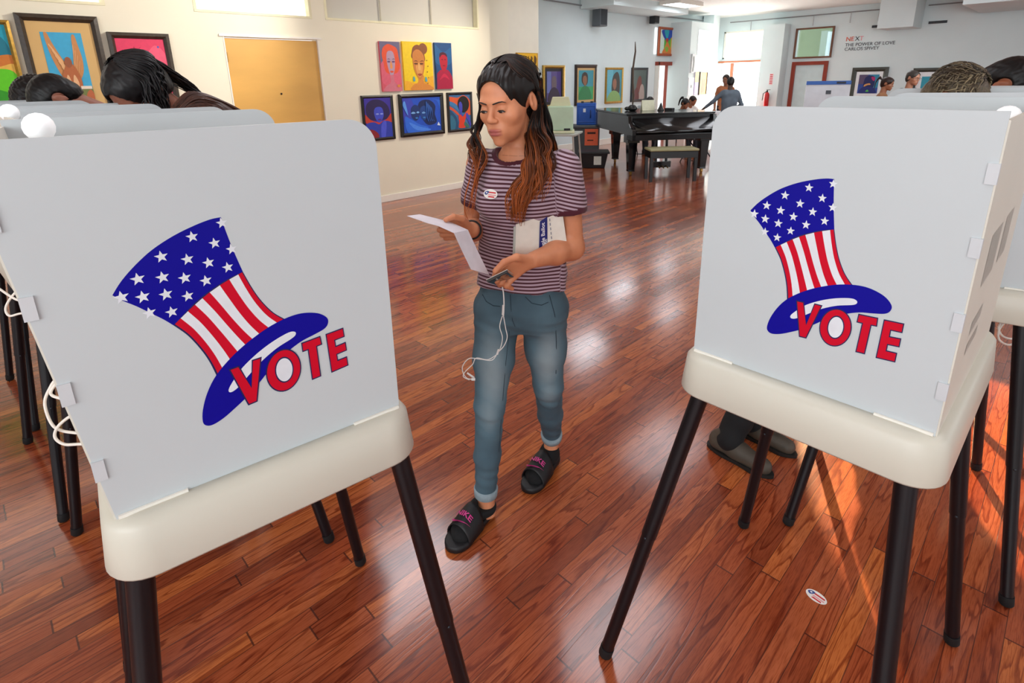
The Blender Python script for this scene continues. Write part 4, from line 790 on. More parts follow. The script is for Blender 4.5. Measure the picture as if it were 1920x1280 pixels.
def nets(F):
    D = F.D; S = D < 0; nx, ny, nz = D.shape
    c = [S[i:nx-1+i, j:ny-1+j, l:nz-1+l] for i in (0, 1) for j in (0, 1) for l in (0, 1)]
    cnt = sum(x.astype(np.int8) for x in c); mix = (cnt > 0) & (cnt < 8); I, J, K = np.nonzero(mix)
    if len(I) == 0: return np.zeros((0, 3)), []
    idx = np.full(mix.shape, -1, np.int64); idx[I, J, K] = np.arange(len(I))
    P_ = np.zeros((len(I), 3)); w_ = np.zeros(len(I))
    for ax in range(3):
        o = [0, 1, 2]; o.remove(ax)
        for u in (0, 1):
            for v in (0, 1):
                d0 = [0, 0, 0]; d0[o[0]] = u; d0[o[1]] = v; d1 = list(d0); d1[ax] = 1
                a = D[I+d0[0], J+d0[1], K+d0[2]]; b = D[I+d1[0], J+d1[1], K+d1[2]]; m = (a < 0) != (b < 0)
                t = np.where(m, a/np.where(m, a-b, 1), 0); q = np.zeros((len(I), 3)); q[:] = d0; q[:, ax] += t
                P_[m] += q[m]; w_[m] += 1
    V = (np.stack([I, J, K], 1)+P_/w_[:, None])*F.h+F.lo
    quads = []
    for ax in range(3):
        o1, o2 = [(1, 2), (2, 0), (0, 1)][ax]
        A = np.take(S, range(0, S.shape[ax]-1), ax); B_ = np.take(S, range(1, S.shape[ax]), ax)
        e = np.argwhere(A != B_)
        e = e[(e[:, o1] > 0) & (e[:, o2] > 0) & (e[:, o1] < S.shape[o1]-1) & (e[:, o2] < S.shape[o2]-1)]
        if len(e) == 0: continue
        def ci(du, dv):
            g = e.copy(); g[:, o1] -= du; g[:, o2] -= dv; return idx[g[:, 0], g[:, 1], g[:, 2]]
        q = np.stack([ci(1, 1), ci(0, 1), ci(0, 0), ci(1, 0)], 1); fl = ~A[e[:, 0], e[:, 1], e[:, 2]]
        q[fl] = q[fl][:, ::-1]; quads.append(q[(q >= 0).all(1)])
    return V, np.concatenate(quads)
def sculpt(name, prims, boxes, mat, parent=None, attrs=None, post=None, smooth=2, cutz=None):
    """prims evaluated in each (lo, hi, h) box, all joined in one mesh"""
    VV, QQ, n = [], [], 0
    for lo, hi, h in boxes:
        F = Field(lo, hi, h)
        for f, a, b, k, cut in prims: F.put(f, a, b, k, cut)
        if post: post(F)
        V, Q = nets(F)
        if len(V) == 0: continue
        VV.append(V); QQ.append(Q+n); n += len(V)
    V = np.concatenate(VV); Q = np.concatenate(QQ)
    if np.einsum('ij,ij->i', V[Q[:, 0]]-V.mean(0), np.cross(V[Q[:, 1]]-V[Q[:, 0]], V[Q[:, 2]]-V[Q[:, 0]])).sum() < 0: Q = Q[:, ::-1]
    for _ in range(smooth):       # light umbrella smoothing
        acc = np.zeros_like(V); w_ = np.zeros(len(V))
        for i in range(4): np.add.at(acc, Q[:, i], V[Q[:, (i+1) % 4]]+V[Q[:, i-1]]); np.add.at(w_, Q[:, i], 2)
        m = w_ > 0; V[m] = V[m]*0.5+0.5*acc[m]/w_[m][:, None]
    me = bpy.data.meshes.new(name); me.vertices.add(len(V)); me.vertices.foreach_set('co', V.astype(f4).ravel())
    me.loops.add(len(Q)*4); me.loops.foreach_set('vertex_index', Q.astype(np.int32).ravel()); me.polygons.add(len(Q))
    me.polygons.foreach_set('loop_start', np.arange(0, len(Q)*4, 4, dtype=np.int32)); me.update(calc_edges=True)
    me.polygons.foreach_set('use_smooth', np.ones(len(Q), bool)); me.materials.append(mat)
    if attrs:
        for an, fn in attrs.items():
            at_ = me.attributes.new(an, 'FLOAT', 'POINT'); at_.data.foreach_set('value', fn(V).astype(f4))
    o = bpy.data.objects.new(name, me); COL.objects.link(o)
    if parent: o.parent = parent
    return o
def rotm(yaw=0, pitch=0, roll=0):
    """canonical head / body faces -Y: yaw turns it towards -X (its own right), pitch bows it"""
    Z = Matrix.Rotation(-yaw, 3, 'Z'); X = Matrix.Rotation(pitch, 3, 'X'); Y = Matrix.Rotation(roll, 3, 'Y')
    return np.array(Z @ X @ Y)
def head_prims(c, R, s=1.0, male=False, nose=1.0):
    c = np.array(c, float)
    T = lambda p: c+R@(np.array(p, float)*s)
    def E(p, r, k=0.012, cut=False, rot=None): return ellip(T(p), np.array(r)*s, R if rot is None else R@rot, k*s, cut)
    def K(a, b, ra, rb, k=0.01): return cone(T(a), T(b), ra*s, rb*s, k*s)
    jw = 1.12 if male else 1.0
    L = [E((0, .014, .030), (.074, .092, .080)), E((0, -.040, .040), (.058, .046, .046), .02), E((0, -.030, -.020), (.0625, .060, .082), .02),
         E((0, -.046, -.070), (.044*jw, .040, .036), .022), E((0, -.080, -.099), (.017*jw, .015, .013), .022),
         E((.040, -.060, -.024), (.022, .020, .020), .022), E((-.040, -.060, -.024), (.022, .020, .020), .022),
         E((0, -.081, .021), (.044, .013, .009), .016), E((0, -.078, -.062), (.030, .020, .024), .018)]
    for q in (-1, 1): L.append(E((q*.030, -.098, .001), (.018, .012, .012), .010, True))
    L += [K((0, -.086, .014), (0, -.106*nose, -.024), .0065, .0085, .012), E((0, -.106*nose, -.028), (.010, .009, .008), .007), E((.0105, -.098, -.031), (.0072, .0085, .0062), .006), E((-.0105, -.098, -.031), (.0072, .0085, .0062), .006)]
    for q in (-1, 1):
        L.append(E((q*.0055, -.101, -.038), (.0032, .004, .003), .002, True))
        L.append(E((q*.030, -.0765, .000), (.0140, .0130, .0125), .003))          # lid over the eye
    L += [E((0, -.0955, -.0585), (.0225, .0085, .0050), .004), E((.006, -.0975, -.0575), (.009, .006, .0042), .003), E((-.006, -.0975, -.0575), (.009, .006, .0042), .003), E((0, -.0945, -.0690), (.0185, .0090, .0062), .004)]
    rt_ = np.array(Matrix.Rotation(0.25, 3, 'X'))
    for q in (-1, 1):
        L.append(E((q*.0755, .016, -.006), (.0085, .0170, .0300), .006, rot=rt_)); L.append(E((q*.0850, .011, -.002), (.0065, .0085, .0180), .004, True, rt_))
        L.append(E((q*.078, .004, -.012), (.004, .005, .007), .003))
    return L
def head_attrs(c, R, s=1.0):
    c = np.array(c, float)
    def loc(V): return (V-c)@R/s
    def lip(V):
        p = loc(V); a = np.exp(-((p[:, 0]/.0215)**4))*(p[:, 1] < -.088)*(np.abs(p[:, 2]+.0640-0.002*np.cos(p[:, 0]*200)) < .0125)
        e = 1-np.clip((np.abs(p[:, 2]+.0640)-.0085)/.004, 0, 1); return a*e*(np.abs(p[:, 0]) < .0235)
    return {'lip': lip}
def skin_mat(name, hexc, lip='b4504a', rough=0.48):
    m, nt, b = nodes(name); c = lin(hexc); N = nt.nodes.new; L = nt.links.new
    tc = N('ShaderNodeTexCoord'); n = N('ShaderNodeTexNoise'); n.inputs['Scale'].default_value = 28; n.inputs['Detail'].default_value = 4; L(tc.outputs['Object'], n.inputs[0])
    r = N('ShaderNodeValToRGB'); r.color_ramp.elements[0].position = 0.3; r.color_ramp.elements[1].position = 0.7
    r.color_ramp.elements[0].color = (c[0]*0.93, c[1]*0.88, c[2]*0.86, 1); r.color_ramp.elements[1].color = (min(1, c[0]*1.05), min(1, c[1]*1.06), min(1, c[2]*1.06), 1); L(n.outputs[0], r.inputs[0])
    at_ = N('ShaderNodeAttribute'); at_.attribute_name = 'lip'; mx = N('ShaderNodeMix'); mx.data_type = 'RGBA'; L(at_.outputs['Fac'], mx.inputs[0]); L(r.outputs[0], mx.inputs[6]); mx.inputs[7].default_value = lin(lip)+(1,)
    L(mx.outputs[2], b.inputs['Base Color']); b.inputs['Roughness'].default_value = rough; b.inputs['Subsurface Weight'].default_value = 0.12; b.inputs['Subsurface Radius'].default_value = (0.012, 0.004, 0.002); b.inputs['Subsurface Scale'].default_value = 1.0
    n2 = N('ShaderNodeTexNoise'); n2.inputs['Scale'].default_value = 400; L(tc.outputs['Object'], n2.inputs[0]); bp = N('ShaderNodeBump'); bp.inputs['Strength'].default_value = 0.08; bp.inputs['Distance'].default_value = 0.002; L(n2.outputs[0], bp.inputs['Height']); L(bp.outputs[0], b.inputs['Normal'])
    return m
def hair_mat(name, c0, c1=None, z0=1.2, z1=1.4, rough=0.38):
    m, nt, b = nodes(name); N = nt.nodes.new; L = nt.links.new
    g = N('ShaderNodeTexCoord'); sp_ = N('ShaderNodeSeparateXYZ'); L(g.outputs['Object'], sp_.inputs[0])
    at_ = N('ShaderNodeAttribute'); at_.attribute_name = 'rnd'
    n = N('ShaderNodeTexNoise'); n.inputs['Scale'].default_value = 14; L(g.outputs['Object'], n.inputs[0])
    mr = N('ShaderNodeMapRange'); mr.inputs[1].default_value = z0; mr.inputs[2].default_value = z1; mr.inputs[3].default_value = 1; mr.inputs[4].default_value = 0; L(sp_.outputs[2], mr.inputs[0])
    ad = N('ShaderNodeMath'); ad.operation = 'MULTIPLY_ADD'; L(at_.outputs['Fac'], ad.inputs[0]); ad.inputs[1].default_value = 0.5; L(mr.outputs[0], ad.inputs[2])
    a2 = N('ShaderNodeMath'); a2.operation = 'ADD'; a2.use_clamp = True; L(ad.outputs[0], a2.inputs[0]); a2.inputs[1].default_value = -0.25
    mx = N('ShaderNodeMix'); mx.data_type = 'RGBA'; L(a2.outputs[0], mx.inputs[0]); mx.inputs[6].default_value = lin(c0)+(1,); mx.inputs[7].default_value = lin(c1 or c0)+(1,)
    hs = N('ShaderNodeHueSaturation'); L(mx.outputs[2], hs.inputs['Color']); vv = N('ShaderNodeMath'); vv.operation = 'MULTIPLY_ADD'; L(at_.outputs['Fac'], vv.inputs[0]); vv.inputs[1].default_value = 0.8; vv.inputs[2].default_value = 0.6; L(vv.outputs[0], hs.inputs['Value'])
    L(hs.outputs[0], b.inputs['Base Color']); b.inputs['Roughness'].default_value = rough; b.inputs['Specular IOR Level'].default_value = 0.35
    return m
def strands(name, paths, mat, parent, n=5):
    """paths: list of (points, radii, rnd, flat)"""
    mb = MB(); vals = []
    for pts, rad, rv, fl in paths:
        k = len(mb.v); mb.tube(pts, rad, mat, n, caps=False, flat=fl); vals += [rv]*(len(mb.v)-k)
    o = mb.build(name, parent); at_ = o.data.attributes.new('rnd', 'FLOAT', 'POINT'); at_.data.foreach_set('value', vals); return o
def hand_prims(wrist, knuckles, tips, thumb, s=1.0):
    """palm between wrist and knuckle row, four bent fingers, thumb from the side of the palm"""
    w_ = np.array(wrist, float); kn = [np.array(k, float) for k in knuckles]; L = []
    for k in kn: L.append(cone(w_*0.75+k*0.25, k, .0125*s, .0100*s, .012))
    for k, (m_, t_) in zip(kn, tips):
        L.append(cone(k, m_, .0090*s, .0080*s, .004)); L.append(cone(m_, t_, .0080*s, .0066*s, .003))
    a, b, c = [np.array(p, float) for p in thumb]
    L.append(cone(w_*0.7+a*0.3, a, .013*s, .0105*s, .010)); L.append(cone(a, b, .0100*s, .0090*s, .005)); L.append(cone(b, c, .0088*s, .0074*s, .003)); return L
# ------------------------------------------------------------------ the walking woman
# local frame: origin on the floor under her pelvis, +X to the viewer's right, +Y away from the viewer
WO = Vector((-1.210, 1.130, 0)); F0 = Vector((-math.sin(YAW), math.cos(YAW), 0)); R0 = Vector((math.cos(YAW), math.sin(YAW), 0))
def W(px, py, y=0.0, O=WO):
    d = _R*(px-960)/FPX-_U*(py-(640+SHY))/FPX+_f
    t = (O.dot(F0)+y)/d.dot(F0); q = d*t+Vector((0, 0, CAMZ))-O; return np.array((q.dot(R0), q.dot(F0), q.z))
woman = thing('person', 'young woman in striped tee and jeans walking, reading a folded letter, holding a phone', 'person', WO, YAW)
TH_ = math.radians(22); HS = .955; HC = np.array((.030, -.035, 1.462)); HR = rotm(math.radians(33), math.radians(13), math.radians(-2))
skin = skin_mat('skin_woman', 'd68e68', 'b5625c')
shR, shL = np.array((-.068, .045, 1.275)), np.array((.198, -.052, 1.270))
elR, wrR = np.array((-.092, .085, 1.055)), W(884, 431, -.115)
elL, wrL = W(1072, 464, -.045), W(1000, 487, -.175)
armL = [cone(shL, elL, .037, .035, .01), cone(elL, elL*.55+wrL*.45, .037, .034, .02), cone(elL*.55+wrL*.45, wrL, .034, .0235, .02)]
armR = [cone(shR, elR, .036, .034, .01), cone(elR, elR*.55+wrR*.45, .035, .032, .02), cone(elR*.55+wrR*.45, wrR, .032, .0225, .02)]
kL = [W(948, 492, -.232), W(945, 503, -.225), W(950, 514, -.215), W(958, 524, -.205)]
tL = [(W(929, 513, -.246), W(924, 526, -.226)), (W(931, 526, -.240), W(937, 535, -.212)), (W(940, 530, -.226), W(950, 537, -.206)), (W(950, 536, -.216), W(960, 541, -.200))]
handL = hand_prims(wrL, kL, tL, (W(968, 482, -.232), W(945, 491, -.252), W(928, 508, -.256)))
kR = [W(842, 411, -.190), W(834, 418, -.188), W(832, 428, -.182), W(837, 437, -.174)]
tR = [(W(827, 422, -.215), W(842, 428, -.226)), (W(824, 431, -.208), W(851, 434, -.224)), (W(829, 440, -.200), W(853, 440, -.216)), (W(836, 446, -.190), W(852, 446, -.204))]
handR = hand_prims(wrR, kR, tR, (W(866, 410, -.175), W(850, 406, -.205), W(836, 412, -.222)), 0.95)
body = [loft([(.80, .06, .03, .110, .075), (.90, .063, .02, .120, .080), (1.00, .063, .01, .112, .075), (1.15, .065, .0, .130, .088), (1.25, .065, .005, .140, .075), (1.30, .063, .01, .080, .05), (1.325, .06, .012, .045, .045)], -TH_, .03),
        cone((.062, .018, 1.28), HC+HR@np.array((0, .022, -.055)), .047, .044, .025)]
hipR_, knR, anR = np.array((-.018, .02, .80)), np.array((-.052, -.035, .475)), np.array((-.078, -.020, .110))
hipL_, knL, anL = np.array((.130, .015, .80)), np.array((.150, .055, .500)), np.array((.178, .250, .148))
legs = [cone(hipR_, knR, .07, .045, .03), cone(knR, anR, .042, .029, .02), cone(hipL_, knL, .07, .045, .03), cone(knL, anL, .042, .029, .02),
        cone(anR, anR+np.array((.004, -.004, -.075)), .028, .032, .02), cone(anL, anL+np.array((-.004, -.01, -.070)), .028, .032, .02)]
sculpt('body', body+armL+armR+handL+handR+legs+head_prims(HC, HR, HS, nose=.985), [((-.30, -.15, .02), (.32, .36, .86), .006), ((-.32, -.32, .86), (.34, .22, 1.31), .0028), ((-.08, -.17, 1.307), (.16, .12, 1.60), .0019)], skin, woman, head_attrs(HC, HR, HS))
# eyes, lashes, brows
def hp(p): return HC+HR@(np.array(p, float)*HS)
for q in (-1, 1):
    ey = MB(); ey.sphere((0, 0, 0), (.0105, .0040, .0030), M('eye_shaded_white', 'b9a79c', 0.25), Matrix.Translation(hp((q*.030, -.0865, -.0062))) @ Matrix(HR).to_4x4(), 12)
    ey.sphere((0, 0, 0), (.0062, .0030, .0034), M('brown_iris', '1c0f0a', 0.15), Matrix.Translation(hp((q*.030-.0015, -.0892, -.0064))) @ Matrix(HR).to_4x4(), 12); ey.build('eye', woman)
    la = MB(); la.tube([hp((q*.030+q*(-.0125+.0065*k), -.0885-.0024*math.sin(PI*k/4), -.0046+.0022*math.sin(PI*k/4)-(0.002 if k == 4 else 0))) for k in range(5)], [.0009, .0017, .0021, .0021, .0013], M('lash_black', '120c0a', 0.5), 6); la.build('eyelash', woman)
    br = MB(); br.tube([hp((q*(.011+.0095*k), -.0962+.0020*k+(.0014 if k > 2 else 0)+(.0028 if k == 4 else 0), .0172+[0, .0022, .0046, .0052, .0015][k])) for k in range(5)], [.0028, .0032, .0031, .0024, .0008], M('brow_hair', '1d120e', 0.7), 8, flat=.6); br.build('eyebrow', woman)
# tee
def stripes_mat():
    m, nt, b = nodes('striped_jersey'); N = nt.nodes.new; L = nt.links.new
    a = N('ShaderNodeAttribute'); a.attribute_name = 'stripe'; t_ = N('ShaderNodeAttribute'); t_.attribute_name = 'trim'
    fr = N('ShaderNodeMath'); fr.operation = 'FRACT'; L(a.outputs['Fac'], fr.inputs[0])
    r = N('ShaderNodeValToRGB'); e = r.color_ramp.elements; e[0].position = 0; e[0].color = lin('4c1f2b')+(1,); e[1].position = 1; e[1].color = lin('4c1f2b')+(1,)
    for p_, c in ((.38, '4c1f2b'), (.46, 'b8a0ae'), (.90, 'b8a0ae'), (.97, '4c1f2b')): x = e.new(p_); x.color = lin(c)+(1,)
    L(fr.outputs[0], r.inputs[0]); mx = N('ShaderNodeMix'); mx.data_type = 'RGBA'; L(t_.outputs['Fac'], mx.inputs[0]); L(r.outputs[0], mx.inputs[6]); mx.inputs[7].default_value = lin('4a0c20')+(1,)
    tc = N('ShaderNodeTexCoord'); n = N('ShaderNodeTexNoise'); n.inputs['Scale'].default_value = 260; L(tc.outputs['Object'], n.inputs[0]); bp = N('ShaderNodeBump'); bp.inputs['Strength'].default_value = 0.25; bp.inputs['Distance'].default_value = 0.002; L(n.outputs[0], bp.inputs['Height']); L(bp.outputs[0], b.inputs['Normal'])
    L(mx.outputs[2], b.inputs['Base Color']); b.inputs['Roughness'].default_value = 0.85; b.inputs['Sheen Weight'].default_value = 0.15; return m
slL, slR = shL*.47+elL*.53, shR*.42+elR*.58
neck0 = np.array((.052, -.004, 1.318)); HT_ = .895
torso = [loft([(HT_, .063, .015, .150, .102), (.93, .063, .015, .149, .100), (1.0, .064, .01, .142, .094), (1.08, .066, .0, .143, .102), (1.15, .066, -.004, .148, .110), (1.22, .066, -.002, .150, .100), (1.27, .065, .004, .142, .082), (1.30, .063, .008, .110, .064), (1.325, .058, .010, .068, .056)], -TH_, .02)]
bf = lambda u, v, z: (.065+u*math.cos(TH_)+v*math.sin(TH_), -u*math.sin(TH_)+v*math.cos(TH_), z)
torso += [ellip(bf(.055, -.080, 1.175), (.052, .042, .050), k=.03), ellip(bf(-.055, -.080, 1.175), (.052, .042, .050), k=.03)]
sleeves = [cone(shL+np.array((-.012, .006, .0)), slL, .054, .054, .03), cone(shR+np.array((.012, 0, .0)), slR, .047, .048, .03)]
Fz = wrinkle(.0022, 42, 3)
def shirt_post(F):
    X, Y, Z = F.ax[0][:, None, None], F.ax[1][None, :, None], F.ax[2][None, None, :]
    F.D += Fz(X, Y, Z); F.D += f4(.004)*np.sin((X*1.2+Y*2)*34+np.sin(Z*22)*1.5)*np.clip((f4(1.05)-Z)/f4(.15), 0, 1)
    F.D[:] = np.maximum(F.D, f4(HT_-.004)-Z+0.004*np.sin(X*26))
    n_ = np.array(HR@np.array((0, .2, 1.0))); n_ /= np.linalg.norm(n_)
    d = np.sqrt(((X-f4(.052))/f4(1.15))**2+(Y-f4(-.012))**2+((Z-f4(1.335))*f4(.9))**2)-f4(.058)      # neckline
    F.D[:] = np.maximum(F.D, -d)
    for s_, e_ in ((shL, slL), (shR, slR)):
        u = (e_-s_)/np.linalg.norm(e_-s_); pl = (X-f4(e_[0]))*f4(u[0])+(Y-f4(e_[1]))*f4(u[1])+(Z-f4(e_[2]))*f4(u[2])
        r = np.sqrt((X-f4(e_[0]))**2+(Y-f4(e_[1]))**2+(Z-f4(e_[2]))**2)
        F.D[:] = np.where(r < .085, np.maximum(F.D, pl), F.D)
def arm_u(V, s_, e_): u = (e_-s_)/np.linalg.norm(e_-s_); return (V-s_)@u
def in_sleeve(V):
    out = np.zeros(len(V))
    for i, (s_, e_, o_) in enumerate(((shL, slL, 1), (shR, slR, -1))):
        a = (V[:, 0]-.065)*math.cos(TH_)-V[:, 1]*math.sin(TH_)                 # across the body
        edge = .128+0.10*np.clip((V[:, 2]-1.19)/.1, -.5, 1)*(-.1)
        out = np.where(a*o_ > edge, i+1, out)
    return out
def stripe(V):
    s_ = V[:, 2]*1.0+0.10*((V[:, 1]+.08)**2); w_ = in_sleeve(V)
    s_ = np.where(w_ == 1, -arm_u(V, shL, slL)*1.0+.35*(V[:, 0]-shL[0]), s_); s_ = np.where(w_ == 2, -arm_u(V, shR, slR), s_)
    return s_/.0112+100
def trim(V):
    t_ = np.zeros(len(V))
    for s_, e_ in ((shL, slL), (shR, slR)): t_ = np.maximum(t_, ((arm_u(V, s_, e_) > np.linalg.norm(e_-s_)-.017) & (np.linalg.norm(V-e_, axis=1) < .07)).astype(float))
    d = np.sqrt(((V[:, 0]-.052)/1.15)**2+(V[:, 1]+.012)**2+((V[:, 2]-1.335)*.9)**2); return np.maximum(t_, (d < .071).astype(float))
tee = sculpt('striped_tee', torso+sleeves, [((-.15, -.20, HT_-.02), (.32, .20, 1.36), .0032)], stripes_mat(), woman, {'stripe': stripe, 'trim': trim}, shirt_post, smooth=2)
# jeans
def denim():
    m, nt, b = nodes('faded_denim'); N = nt.nodes.new; L = nt.links.new
    tc = N('ShaderNodeTexCoord'); n = N('ShaderNodeTexNoise'); n.inputs['Scale'].default_value = 9; n.inputs['Detail'].default_value = 8; L(tc.outputs['Object'], n.inputs[0])
    a = N('ShaderNodeAttribute'); a.attribute_name = 'fade'; ad = N('ShaderNodeMath'); ad.operation = 'MULTIPLY_ADD'; L(n.outputs[0], ad.inputs[0]); ad.inputs[1].default_value = 0.35; L(a.outputs['Fac'], ad.inputs[2])
    r = N('ShaderNodeValToRGB'); e = r.color_ramp.elements; e[0].position = .1; e[0].color = lin('2e4452')+(1,); e[1].position = 1.0; e[1].color = lin('9aaab0')+(1,); x = e.new(.5); x.color = lin('587482')+(1,)
    L(ad.outputs[0], r.inputs[0]); L(r.outputs[0], b.inputs['Base Color']); b.inputs['Roughness'].default_value = .85
    w_ = N('ShaderNodeTexWave'); w_.inputs['Scale'].default_value = 220; w_.inputs['Distortion'].default_value = 2; L(tc.outputs['Object'], w_.inputs[0]); bp = N('ShaderNodeBump'); bp.inputs['Strength'].default_value = .25; bp.inputs['Distance'].default_value = .001; L(w_.outputs[0], bp.inputs['Height']); L(bp.outputs[0], b.inputs['Normal']); return m
jeans = [loft([(.745, .058, .02, .112, .080), (.785, .058, .02, .142, .100), (.82, .060, .02, .146, .104), (.88, .062, .018, .136, .094), (.925, .063, .015, .130, .086)], -TH_, .03),
         cone(hipR_+np.array((.0, 0, 0)), hipR_*.5+knR*.5, .078, .064, .03), cone(hipR_*.5+knR*.5, knR, .064, .050, .03), cone(knR, anR*.55+knR*.45, .049, .044, .02), cone(anR*.55+knR*.45, anR+np.array((0, 0, .01)), .044, .037, .02),
         cone(hipL_, hipL_*.5+knL*.5, .082, .066, .03), cone(hipL_*.5+knL*.5, knL, .066, .051, .03), cone(knL, anL*.55+knL*.45, .050, .045, .02), cone(anL*.55+knL*.45, anL+np.array((0, 0, .01)), .045, .037, .02)]
wj = wrinkle(.0009, 55, 9)
def jpost(F):
    X, Y, Z = F.ax[0][:, None, None], F.ax[1][None, :, None], F.ax[2][None, None, :]
    fold = np.exp(-((Z-f4(.44))/f4(.06))**2)+np.exp(-((Z-f4(.20))/f4(.07))**2)+np.exp(-((Z-f4(.76))/f4(.04))**2)
    F.D += wj(X, Y, Z)+f4(.0016)*np.sin(Z*150+X*30+np.sin(Y*40))*fold
    F.D[:] = np.maximum(F.D, np.where(X < .06, f4(anR[2]-.005), f4(anL[2]-.003))-Z)
def fade(V):
    f_ = np.zeros(len(V)); 
    for h, k_ in ((hipR_, knR), (hipL_, knL)):
        m_ = h*.45+k_*.55; d = V-m_; f_ = np.maximum(f_, .55*np.exp(-(d[:, 0]/.05)**2-(d[:, 2]/.16)**2)*(V[:, 1] < m_[1]))
        d = V-k_; f_ = np.maximum(f_, .42*np.exp(-(d[:, 0]/.045)**2-(d[:, 2]/.09)**2)*(V[:, 1] < k_[1]))
    return f_+.12
jn = sculpt('jeans', jeans, [((-.16, -.16, .09), (.27, .34, .93), .0048)], denim(), woman, {'fade': fade}, jpost)
cuffm = M('turned_up_denim', '8a9aa2', 0.85, var=0.12, scale=60, bump=0.3)
for an, kn_ in ((anR, knR), (anL, knL)):
    ax = (kn_-an)/np.linalg.norm(kn_-an); q = MB(); b0 = an+np.array((0, 0, -.006)); rr = .0415
    q.tube([b0-ax*.000, b0+ax*.003, b0+ax*.030, b0+ax*.034, b0+ax*.033, b0+ax*.004], [rr-.004, rr, rr+.0015, rr-.001, rr-.005, rr-.006], cuffm, 28, caps=False); q.build('cuff', woman)
seam = M('denim_seam', '2a3c48', 0.85)
from mathutils.bvhtree import BVHTree
def bvh(o): return BVHTree.FromPolygons([v.co for v in o.data.vertices], [tuple(p.vertices) for p in o.data.polygons])
BJ, BT = bvh(jn), bvh(tee)
VP = Vector((0, -1.655+0.0, CAMZ))+Vector((.033, 0, 0))      # the viewer's eye in her frame
def on(B_, px, py, lift=.0012):
    """where the line of sight through a spot of the photograph meets her clothes, lifted off the cloth"""
    g = Vector(W(px, py, 0)); d = (g-VP).normalized(); h, nrm, _, _ = B_.ray_cast(VP, d)
    if h is None: return g, Vector((0, -1, 0))
    if nrm.dot(d) > 0: nrm = -nrm
    return h+nrm*lift, nrm
def stitch(pp, nm, r=.0011, m=seam, B_=BJ):
    q = MB(); q.tube([on(B_, *p)[0] for p in pp], r, m, 6); q.build(nm, woman)
stitch([(957, 552), (958, 575), (961, 600), (966, 612)], 'fly_seam'); stitch([(1030, 553), (1040, 590), (1043, 640), (1042, 700)], 'side_seam', .0012); stitch([(905, 552), (912, 565), (925, 573), (938, 574)], 'pocket_seam'); stitch([(985, 556), (997, 568), (1015, 572), (1028, 566)], 'pocket_seam'); stitch([(955, 620), (948, 680), (943, 740), (938, 800), (933, 880)], 'inseam', .0009)
# sticker on the tee
h, nrm = on(BT, 920, 364, .0015); Rm = nrm.to_track_quat('Z', 'Y').to_matrix().to_4x4()
oval_sticker('oval_sticker', Matrix.Translation(h) @ Rm @ Matrix.Rotation(math.radians(-4), 4, 'Z'), woman, .72)
# hair tie bracelet
q = MB(); ax = (elR-wrR)/np.linalg.norm(elR-wrR); c_ = wrR+ax*.022; u_ = Vector(ax).orthogonal().normalized(); v_ = Vector(ax).cross(u_)
q.tube([Vector(c_)+(u_*math.cos(a)+v_*math.sin(a))*.0265 for a in [2*PI*k/24 for k in range(25)]], .0032, M('black_hair_tie', '0e0e10', 0.6), 8); q.build('bracelet', woman)
